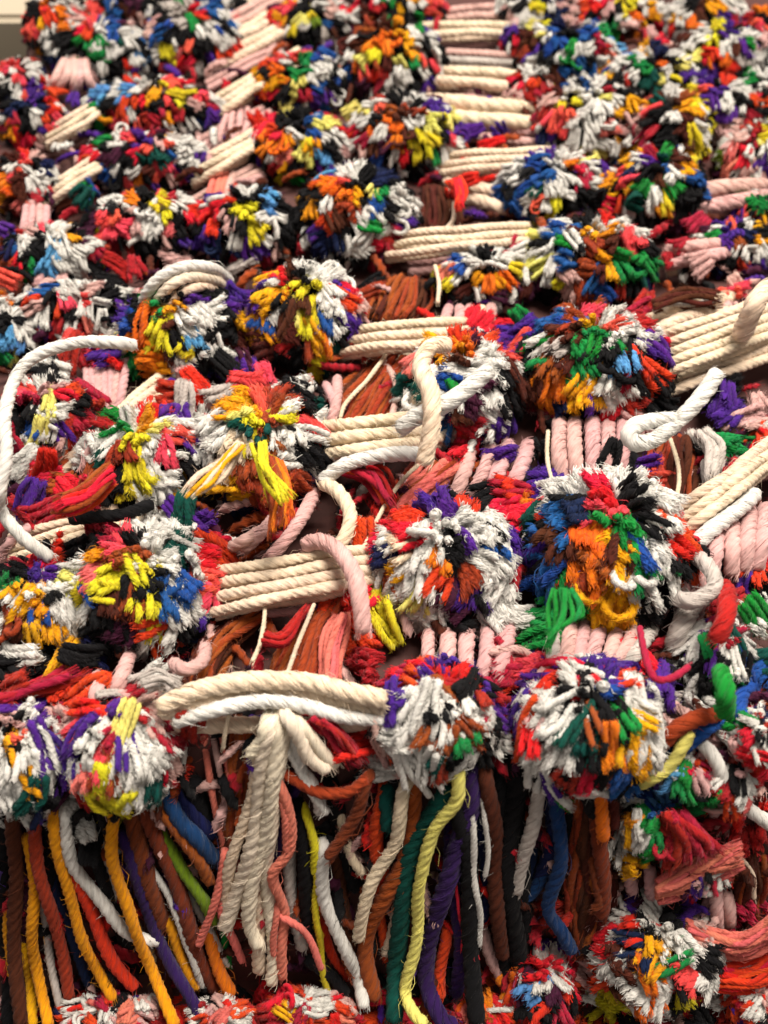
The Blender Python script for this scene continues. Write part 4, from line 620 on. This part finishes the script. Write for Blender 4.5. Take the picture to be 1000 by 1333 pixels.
roving('wide dark brown yarn bundle hanging right of the blue strand', 'XXZ', [(745,1030),(742,1110),(738,1180),(745,1240)], [(800,1030),(790,1110),(796,1180),(770,1235)], 10, 12, .010)
roving('dark maroon yarn behind the brown cord at the right edge', 'XD', [(965,880),(960,940),(975,980)], [(1005,880),(1000,940),(1005,980)], 6, 10, .000)
roving('round brown yarn mass at the bottom right behind the thin string', 'XZ', [(965,1110),(955,1150),(950,1200)], [(995,1110),(995,1150),(985,1205)], 7, 9, .004)
roving('thick salmon yarn bundle crossing at the bottom right', 'A', [(852,1150),(900,1120),(952,1100)], [(855,1178),(905,1160),(958,1135)], 8, 9, .026, 1, group='salmon and red yarn at the bottom right')
roving('salmon yarn loops right of the bottom right pompom', 'A', [(895,1198),(955,1218),(1020,1185)], [(900,1230),(962,1245),(1020,1222)], 7, 9, .026, 1, group='salmon and red yarn at the bottom right')
roving('bright red yarn loops at the bottom right corner', 'R', [(918,1250),(970,1258),(1020,1232)], [(918,1284),(972,1292),(1020,1270)], 7, 10, .024, 1, group='salmon and red yarn at the bottom right')
roving('crimson frayed yarn right of the blue and green tuft', 'M', [(862,1060),(875,1090),(870,1125)], [(885,1060),(925,1090),(935,1100)], 6, 13, 0.032, 1, group='salmon and red yarn at the bottom right')
roving('grey-brown frayed yarn above the two loose cream cords', 'JX', [(850,390),(885,376),(930,378)], [(850,405),(885,400),(930,398)], 5, 7, .014, 1, group='frayed yarn at the right')
roving('crimson twisted yarn right of the big cream tassel', 'M', [(398,938),(425,958),(455,990)], [(425,935),(450,955),(470,985)], 4, 9, .022, 1, group='red yarn between the cords')
roving('crimson loop around a purple tuft under the four-cord bridge', 'M', [(340,840),(375,838),(400,795)], [(345,822),(368,822),(390,800)], 3, 8, .016, 1, group='red yarn between the cords')
roving('crimson and coral yarn tangle under the short cream loop', 'MR', [(445,615),(475,628),(500,660)], [(480,605),(500,612),(515,640)], 5, 8, .012, 1, group='red yarn between the cords')
roving('red tuft standing beside the shaded cream cords', 'R', [(582,235),(590,248),(594,268)], [(600,232),(604,250),(600,265)], 4, 8, .020, 1, group='red yarn between the cords')
roving('red yarn streaks above the bottom left pompom', 'M', [(0,905),(40,890),(75,870)], [(0,915),(60,900),(110,878)], 4, 10, .010, 1, group='red yarn between the cords')
roving('grey curly tuft above the left end of the arched bridge', 'J', [(180,880),(200,872),(225,880)], [(190,900),(215,895),(225,905)], 5, 6, .020, 1, group='frayed yarn at the left')
bundle('loose_cord', 'cord', 'white and cream looped cords arching above the white and orange pompom', 'cord', 'frayed yarn at the left', [
 ('W', 15, [(186,420,.010),(188,392,.026),(208,362,.036),(240,346,.038),(275,350,.030),(300,366,.012)], .03),
 ('C', 14, [(196,420,.010),(202,396,.026),(222,372,.034),(250,360,.034),(278,364,.026),(296,378,.010)], .03),
 ('E', 13, [(206,420,.010),(214,402,.024),(234,382,.030),(258,374,.030),(280,378,.020),(294,390,.008)], .03)])
roving('grey looped ends behind the white cord tip at right', 'J', [(895,560),(915,590),(920,630)], [(920,555),(940,580),(935,615)], 4, 12, .008, 1, group='frayed yarn at the right')
roving('long yellow tuft drooping from the teal-spotted pompom', 'Y', [(330,575),(338,610),(360,648)], [(342,575),(352,610),(372,640)], 3, 8, .046, 1, group='long drooping tufts')
roving('long rust tuft beside the drooping yellow tuft', 'ZO', [(342,585),(350,630),(352,690)], [(365,600),(380,640),(378,665)], 6, 8, .038, 1, group='long drooping tufts')
roving('cream and gold strands fanning from the teal-spotted pompom', 'EG', [(310,578),(275,610),(245,638)], [(318,580),(298,612),(275,635)], 4, 8, .044, 1, group='long drooping tufts')
roving('orange-brown and red fringe of the white and yellow pompom', 'ZZR', [(145,600),(110,630),(78,648)], [(150,632),(125,655),(82,668)], 6, 9, .034, 1, group='long drooping tufts')
roving('green tuft hanging from the large blue and orange pompom', 'N', [(722,765),(716,805),(712,838)], [(745,765),(760,800),(728,812)], 5, 8, .034, 1, group='long drooping tufts')

GL = 'loose ends of plied cord lying over the pompoms'
single('loose_cord', 'long white cord looping from the orange pompom to the left edge', 'cord', GL, 'W', 17, [(178,450,.052),(150,446,.056),(100,446,.056),(50,462,.054),(22,490,.052),(6,540,.052),(8,590,.050),(0,640,.044),(2,665,.036),(32,700,.030),(68,728,.022)], .04)
single('loose_cord', 'upright cream cord standing over the cut bridge', 'cord', GL, 'E', 24, [(585,448,.046),(560,452,.050),(550,478,.052),(562,510,.052),(562,555,.046),(550,608,.036)], .04)
single('loose_cord', 'white cord with a pointed tip doubling back at the right', 'cord', GL, 'W', 22, [(936,482,.046),(915,512,.044),(885,545,.040),(850,573,.036),(824,576,.036),(822,558,.038),(850,548,.038),(886,545,.040)], .04)
single('loose_cord', 'white cord under the slanting cream bridge at right', 'cord', GL, 'W', 22, [(900,712,.020),(925,690,.022),(960,665,.020),(985,640,.016)], .02)
single('loose_cord', 'pale yellow cord end crossing the brown and blue cords', 'cord', GL, 'L', 18, [(898,948,.016),(886,975,.022),(868,1002,.024),(840,1018,.022),(818,1024,.016)], .02, lobes=3)
single('loose_cord', 'rust-brown cord end above the pale yellow cord', 'cord', GL, 'Z', 22, [(940,930,.012),(905,938,.016),(878,952,.018),(856,972,.016)], .02)
single('loose_cord', 'blue cord curving behind the pale yellow cord', 'cord', GL, 'B', 22, [(952,930,.008),(915,952,.012),(885,975,.012),(850,1000,.006)], .02)
single('loose_cord', 'blue looped cord at the right edge', 'cord', GL, 'B', 20, [(985,890,.006),(966,905,.010),(968,935,.012),(1005,972,.012)], .02)
single('loose_cord', 'white cord running off the lower right edge', 'cord', GL, 'W', 19, [(912,965,.012),(930,985,.020),(948,1025,.022),(975,1055,.022),(1010,1078,.022)], .02)
single('loose_cord', 'thin crimson yarn hanging over the pink cords at lower right', 'cord', GL, 'M', 10, [(832,815,.028),(840,850,.030),(852,882,.030),(875,882,.028),(898,868,.026)], .03, lobes=2, sides=8)
single('loose_cord', 'pale pink cord end draped over the four-cord bridge', 'cord', GL, 'P', 23, [(392,712,.022),(415,705,.026),(440,715,.029),(462,745,.030),(470,780,.028),(474,828,.022)], .03)
single('loose_cord', 'cream cord loop right of the drooping rust tuft', 'cord', GL, 'E', 19, [(418,628,.014),(440,640,.018),(455,668,.018),(448,698,.016),(430,722,.012)], .03)
single('loose_cord', 'white cord along the lower edge of the square-cut bridge', 'cord', GL, 'W', 20, [(415,628,.014),(445,606,.020),(485,596,.022),(520,592,.024),(552,592,.024)], .03)
single('loose_cord', 'short black cord lying left of the white and yellow pompom', 'cord', GL, 'K', 17, [(92,678,.022),(125,672,.028),(160,668,.030),(200,655,.026)], .03)
single('loose_cord', 'blue and white cord end crossing the plum-patched pompom', 'cord', GL, 'W', 24, [(518,560,.038),(545,540,.044),(590,520,.050),(640,480,.054)], .03, fuzz=1.6)
single('loose_cord', 'pink loop below the pompom with yellow loops', 'cord', GL, 'Q', 18, [(225,862,.016),(240,872,.022),(262,862,.022),(268,840,.016)], .03)
single('loose_cord', 'white curled cord end beside the large blue pompom at right', 'cord', GL, 'J', 22, [(902,720,.024),(925,740,.028),(930,765,.028),(905,782,.026),(882,780,.022)], .03)
single('loose_cord', 'crimson cord over the red and purple tuft at the right edge', 'cord', GL, 'M', 26, [(940,762,.020),(946,790,.030),(942,815,.030),(930,838,.026)], .03, fuzz=1.6, depth_=.08)
single('loose_cord', 'grass-green cord end at the right edge above the blue loop', 'cord', GL, 'N', 26, [(938,872,.026),(946,900,.032),(944,932,.026)], .03, fuzz=1.6, depth_=.08)
single('loose_cord', 'white cord at the right edge crossing the wide bridge', 'cord', GL, 'E', 26, [(1005,372,.040),(985,392,.042),(972,418,.034),(960,440,.024)], .03)

GS = 'thin cream strings stretched through the gaps'
for lab, pix, h in [
 ('thin cream string over rust yarn left of the square-cut bridge', [(443,545),(450,525),(478,495),(500,465),(512,440)], .012),
 ('thin cream string rising to the upright cream cord', [(472,715),(485,690),(500,660),(520,630),(545,605)], .014),
 ('thin cream string below the four-cord bridge, beside dark brown yarn', [(345,785),(343,815),(338,840),(328,862)], .018),
 ('thin cream string crossing rust yarn below the four-cord bridge', [(410,785),(395,820),(382,855),(372,882)], .018),
 ('thin cream string hanging from the arched bridge', [(298,930),(294,950),(290,975)], .018),
 ('thin cream string left of the five thick pink cords', [(714,560),(712,590),(716,615),(725,640)], .012),
 ('thin cream string over brown yarn under the white loop', [(872,570),(882,600),(884,625),(880,652)], .018),
 ('thin cream string at the bottom right over the brown mass', [(940,1110),(965,1118),(980,1140),(982,1170)], .016),
 ('thin cream string behind the red tuft in the upper middle', [(592,262),(590,285),(580,300)], .016),
 ('thin cream string above the three-cord bridge', [(566,345),(572,370),(570,395)], .012)]:
    single('string', lab, 'string', GS, 'E', 6, pix, h, lobes=3, fuzz=.3)
for lab, pix in [('stray white string loop right of the cream tassel', [(500,468),(515,500),(512,535),(500,560),(478,575)])]:
    single('string', lab, 'string', GS, 'P', 9, pix, .010, lobes=3)

# ------------------------------------------------------------------ hanging fringe: strands as parts of one fringe per pompom
def T(ox, oy, s):       # "x,y x,y ..." in a 1000-px enlargement of a 340-px tile
    return [(ox + float(a) / 2.941, oy + float(b) / 2.941) for a, b in (q.split(',') for q in s.split())]
GF = 'long yarn fringe hanging along the front edge'
def fringe(label, ox, oy, rows, group=GF, name='yarn_fringe'):
    it = []
    for (c, wpx, s, h) in rows:
        p = T(ox, oy, s)
        a, b = p[0], p[1]; L = math.hypot(b[0] - a[0], b[1] - a[1]) or 1
        p = [(a[0] + (a[0] - b[0]) / L * 22, a[1] + (a[1] - b[1]) / L * 22)] + p      # rooted up inside the pompom
        hs = [max(h * .6, .004)] + [h + .003 * math.sin(k) for k in range(len(p) - 1)]
        it.append(({'U': 'F', 'B': '1', 'Z': random.choice('Z2')}.get(c, c), wpx * random.uniform(.78, .92), [p[0]] + [(x + random.gauss(0, 2.2), y) for x, y in p[1:]], hs))  # hanging purple and blue get darker copies, shade put into the colour
    return bundle(name, 'strand', label, 'fringe', group, it, lobes=4, depth_=.09, pitch=7.5, fuzz=1.3, fib=2.2, wob=.13)
fringe('gold and rust fringe hanging below the bottom left pompoms', 0, 993, [
 ('X', 22, '60,180 45,400 60,650 70,1010', .016), ('K', 24, '20,190 10,500 20,800 30,1000', .004), ('D', 22, '90,200 100,500 100,800 110,1010', .004),
 ('Z', 19, '110,170 150,400 200,600 250,760 275,905', .020), ('G', 15, '28,560 32,680 36,810', .010),
 ('G', 17, '108,330 120,560 150,800 185,1010', .017), ('G', 17, '95,740 105,860 125,1010', .012),
 ('G', 17, '212,180 238,400 320,650 370,800 430,915', .022), ('K', 22, '180,200 195,400 230,600 260,760', .008),
 ('V', 18, '215,480 260,640 330,850', .010), ('W', 20, '258,220 300,400 390,550 500,650 610,690', .021),
 ('J', 12, '155,560 190,720 245,990', .010), ('R', 22, '300,430 340,580 420,720 520,870', .018), ('K', 20, '330,280 385,420 430,540', .012),
 ('G', 18, '445,180 440,400 500,600 590,800 670,1010', .026), ('J', 16, '380,320 400,420 430,520', .008)])
fringe('purple, brown and lime fringe left of the rust bundle', 0, 993, [
 ('U', 21, '480,320 540,500 640,750 780,990', .016), ('Z', 30, '490,170 550,350 600,520 620,640', .012), ('X', 26, '520,400 570,560 620,760 640,900', .004),
 ('Z', 24, '560,180 660,440 720,620 760,740 840,880', .012), ('Z', 22, '600,180 700,280 770,370 810,470', .014),
 ('I', 18, '640,300 700,420 770,520 830,620', .012), ('B', 24, '620,110 700,220 760,290 830,380', .012), ('V', 28, '660,120 760,200 830,280', .004),
 ('W', 12, '600,440 680,600 730,720 780,860', .014), ('G', 18, '640,620 690,740 770,860', .012), ('O', 22, '790,680 830,780 900,885', .010),
 ('K', 26, '430,300 470,600 560,800', .000), ('E', 16, '520,600 570,700 600,760', .006), ('A', 13, '850,380 815,560 760,705', .018), ('J', 12, '740,540 800,640 880,780', .006),
 ('A', 14, '890,430 850,560 880,660 920,760', .014), ('N', 16, '860,640 870,720 880,780', .004), ('D', 26, '700,500 760,700 800,860', .000), ('K', 26, '760,120 800,300 810,500', .000)])
fringe('big creamy white tassel hanging under the arched bridge', 330, 993, [
 ('C', 25, '75,-140 45,-20 10,120 -10,300 -50,470 -100,640', .024), ('C', 24, '110,-140 90,-40 60,100 30,300 0,480 -20,620 10,720', .027), ('E', 20, '60,-140 10,0 -30,200 -80,400 -110,560', .019),
 ('C', 24, '130,-130 110,0 70,200 50,380 60,520 70,700 60,860', .023), ('C', 24, '50,-150 20,-90 -20,-20', .024),
 ('C', 22, '130,-170 180,-80 220,-10 290,40', .028), ('W', 18, '140,-100 170,20 220,60 255,140 250,200', .022), ('W', 16, '130,-60 190,60 235,120 275,190', .024),
 ('C', 22, '170,-160 230,-100 270,-30 330,20', .024), ('E', 22, '20,200 0,400 20,600 30,800', .016)], 'tassel hung from the arched cord bridge', 'yarn_tassel')
fringe('salmon strand splitting in two in front of the black strand', 330, 993, [
 ('A', 17, '60,30 120,150 145,330 85,430 100,560 110,640 105,830', .025), ('A', 11, '110,590 190,650 270,790', .024), ('A', 11, '95,560 80,660 70,740', .023), ('A', 13, '75,50 110,200 130,340', .026)])
fringe('yellow, black and cream fringe right of the salmon strand', 330, 993, [
 ('U', 20, '150,90 110,300 60,500 70,750', .006), ('K', 24, '165,190 190,380 205,540 215,650', .014), ('K', 20, '240,780 300,830 360,900', .014),
 ('Y', 11, '205,220 240,400 240,600 270,780 290,890', .018), ('Y', 14, '200,210 235,320 240,430', .019), ('W', 22, '260,340 280,540 350,720 400,830 440,950', .020),
 ('J', 20, '150,340 150,560 180,720', .008), ('E', 14, '350,260 380,360 440,430', .010), ('Z', 18, '160,55 250,120 370,115 440,50', .026), ('Z', 20, '430,80 380,210 270,365', .026),
 ('R', 14, '250,560 290,720 360,830', .006), ('X', 24, '300,360 350,600 420,800', .000), ('K', 26, '300,120 330,300 400,500', .000), ('D', 26, '330,500 400,700 430,900', -.001)])
fringe('cream, rust and teal fringe under the bottom middle pompom', 330, 993, [
 ('R', 22, '500,120 480,260 465,400', .010), ('T', 26, '515,140 510,190 505,250', .014), ('E', 22, '600,110 545,300 450,470 405,680', .024),
 ('Z', 28, '635,100 590,300 500,500 445,700 465,900', .018), ('T', 30, '720,130 630,300 580,500 540,750 540,1010', .020), ('K', 26, '600,500 590,700 600,900', .002),
 ('X', 20, '650,350 600,560 590,800', .012), ('E', 16, '545,560 520,640 500,730', .010), ('R', 14, '500,450 480,560 500,760', .006), ('K', 30, '540,10 560,120 600,250', .006),
 ('L', 21, '795,40 775,140 690,270 650,450 625,660 580,850 620,960 670,1010', .030)])
fringe('purple, black and brown fringe right of the pale yellow strand', 330, 993, [
 ('U', 30, '840,40 830,180 750,330 720,580 660,800 700,960 780,1010', .020), ('U', 26, '760,260 770,500 780,700 770,900', .010), ('R', 18, '735,680 725,800 730,910', .013),
 ('K', 28, '800,200 815,440 840,700 850,1010', .022), ('W', 10, '840,180 835,400 865,580 880,700', .025), ('W', 8, '870,150 900,300 885,440', .025),
 ('X', 26, '880,50 930,240 910,480 950,750', .020), ('Z', 14, '930,120 945,400 950,620', .012), ('K', 30, '1000,80 990,400 1000,700 1030,850', .016), ('K', 30, '960,60 970,500 960,800', .008),
 ('R', 6, '780,500 790,640 805,720', .021), ('V', 20, '860,200 890,430 870,600', .012), ('Q', 18, '880,640 900,760 950,840', .012), ('J', 16, '700,560 690,700 700,860', .006)])
fringe('grey, blue and black fringe under the bottom right pompom', 660, 993, [
 ('J', 24, '120,40 110,220 60,380 40,500', .022), ('B', 22, '195,150 205,380 180,560 210,640 250,720', .022), ('B', 18, '150,400 110,500 30,530', .014),
 ('V', 26, '160,120 170,300 120,470', .010), ('K', 32, '20,20 40,300 50,560 20,820', .010), ('K', 28, '290,60 320,140 330,200', .022),
 ('O', 20, '390,-30 350,120 375,300', .026), ('X', 24, '440,0 410,140 390,260', .014), ('Z', 26, '340,150 370,400 360,600', .020), ('Z', 16, '330,400 350,520 330,560', .022), ('K', 30, '200,40 260,300 250,500', .004), ('V', 20, '80,380 50,520 20,560', .008)])
fringe('white strands dripping from the pompom right of the bottom middle', 660, 993, [
 ('W', 13, '110,-60 90,20 90,90', .030), ('W', 13, '140,-60 150,20 150,120', .032), ('W', 13, '160,-60 195,20 205,100', .032), ('W', 12, '180,-60 220,20 230,120', .030), ('W', 12, '120,-60 125,40 120,120', .030),
 ('N', 22, '190,110 210,140 235,165', .028)])
fringe('white strands dripping from the bottom middle pompom', 330, 993, [
 ('W', 11, '560,-60 570,20 575,100', .032), ('W', 11, '580,-50 610,40 660,100 680,130', .032), ('W', 11, '620,-60 660,20 720,100', .033), ('W', 10, '640,-60 690,10 725,80', .031), ('W', 11, '545,-60 555,20 565,60', .030)])

# ------------------------------------------------------------------ pile of short yarn under everything (nobody could count it)
mb = MB(); PAL = 'KKKMMRPUXDDXZXQPZMW'
def bit(u, v, c, h, L=None):
    L = L or random.uniform(.010, .020); p = P(u, v, h); r = random.uniform(.0012, .0021)
    a = random.uniform(0, 6.28); d = Vector((math.cos(a), math.sin(a), random.uniform(-.2, .5))).normalized()
    e = Vector((random.gauss(0, .3), random.gauss(0, .3), random.gauss(0, .2)))
    pts = [p - d * L / 2, p + e * L * .25 + Vector((0, 0, L * .15)), p + d * L / 2]
    strand(mb, pts, r, c, lobes=3, sides=9, pitch=5, depth_=.1, step=r * 1.5, fuzz=.3, fib=1.5)
for _ in range(1100):
    u = random.uniform(-60, 1060); v = random.uniform(-60, 1400)
    if v < 110 and u < 60: continue
    bit(u, v, random.choice(PAL if v < 1180 or random.random() < .4 else 'MMRRMDK'), random.uniform(.002, .008))
pile = bpy.data.objects.new('yarn_pile', mb.mesh('yarn_pile')); link(pile); pile['kind'] = 'stuff'
pile['label'] = 'tangle of short dark, red and purple yarn ends filling the gaps'; pile['category'] = 'yarn'

# ------------------------------------------------------------------ setting: the cloth the yarn is tied to, the table and the shelf behind
def plain(name, col, scale, rough=.8, dark=.75):
    m = bpy.data.materials.new(name); m.use_nodes = True; nt = m.node_tree; b = nt.nodes['Principled BSDF']
    n = nt.nodes.new('ShaderNodeTexNoise'); n.inputs['Scale'].default_value = scale; n.inputs['Detail'].default_value = 5
    tc = nt.nodes.new('ShaderNodeTexCoord'); mp = nt.nodes.new('ShaderNodeMapping'); mp.inputs['Scale'].default_value = (1, 8, 8)
    nt.links.new(tc.outputs['Object'], mp.inputs[0]); nt.links.new(mp.outputs[0], n.inputs['Vector'])
    r = nt.nodes.new('ShaderNodeValToRGB'); r.color_ramp.elements[0].color = (*[c * dark for c in col], 1); r.color_ramp.elements[1].color = (*col, 1)
    nt.links.new(n.outputs[0], r.inputs[0]); nt.links.new(r.outputs[0], b.inputs['Base Color']); b.inputs['Roughness'].default_value = rough
    return m
xs = np.linspace(-.55, .55, 90); ys = np.r_[np.linspace(-.25, Y0, 40), np.linspace(Y0 + .01, .66, 60)]
V = np.array([[(x, y, Hs(y) - .002 + rng.normal(0, .0012)) for x in xs] for y in ys])
me = bpy.data.meshes.new('base_cloth')
nx = len(xs); fc = [(i * nx + j, i * nx + j + 1, (i + 1) * nx + j + 1, (i + 1) * nx + j) for i in range(len(ys) - 1) for j in range(nx - 1)]
fc = [f for f in fc if not (V.reshape(-1, 3)[f[0]][1] > P(20, 96).y and V.reshape(-1, 3)[f[0]][0] < P(30, 60).x)]
me.from_pydata(V.reshape(-1, 3).tolist(), [], fc); me.materials.append(plain('dark_cloth', (.085, .030, .026), 90)); 
bc = bpy.data.objects.new('base_cloth', me); link(bc); bc['kind'] = 'structure'; bc['label'] = 'dark cloth backing the yarn is tied to'
def box(name, lo, hi, m, bev=.003):
    import bmesh
    bm = bmesh.new(); bmesh.ops.create_cube(bm, size=1)
    for v_ in bm.verts: v_.co = Vector([lo[k] + (v_.co[k] + .5) * (hi[k] - lo[k]) for k in range(3)])
    bmesh.ops.bevel(bm, geom=bm.edges[:], offset=bev, segments=3, affect='EDGES')
    me = bpy.data.meshes.new(name); bm.to_mesh(me); bm.free(); me.materials.append(m)
    o = bpy.data.objects.new(name, me); link(o); return o
tb = box('table', (-1.2, -.6, LOW - .045), (1.2, 1.4, LOW - .012), plain('dark_table', (.10, .075, .055), 6, .5)); tb['kind'] = 'structure'; tb['label'] = 'dark table under the textile'
a = P(45, 70, -.02); b_ = P(45, 36, -.02)
sh = box('shelf', (-1.1, a.y, LOW - .012), (-.05, a.y + .30, 0), plain('pale_wood', (.46, .40, .30), 3, .55, .85))
# its top edge and front face both show at the corner of the picture
zt = b_.z + .0
top = P(45, 36, -.02)
sh.scale = (1, 1, 1)
meta(sh, 'pale cream wooden shelf edge behind the textile at the top left corner', 'shelf')
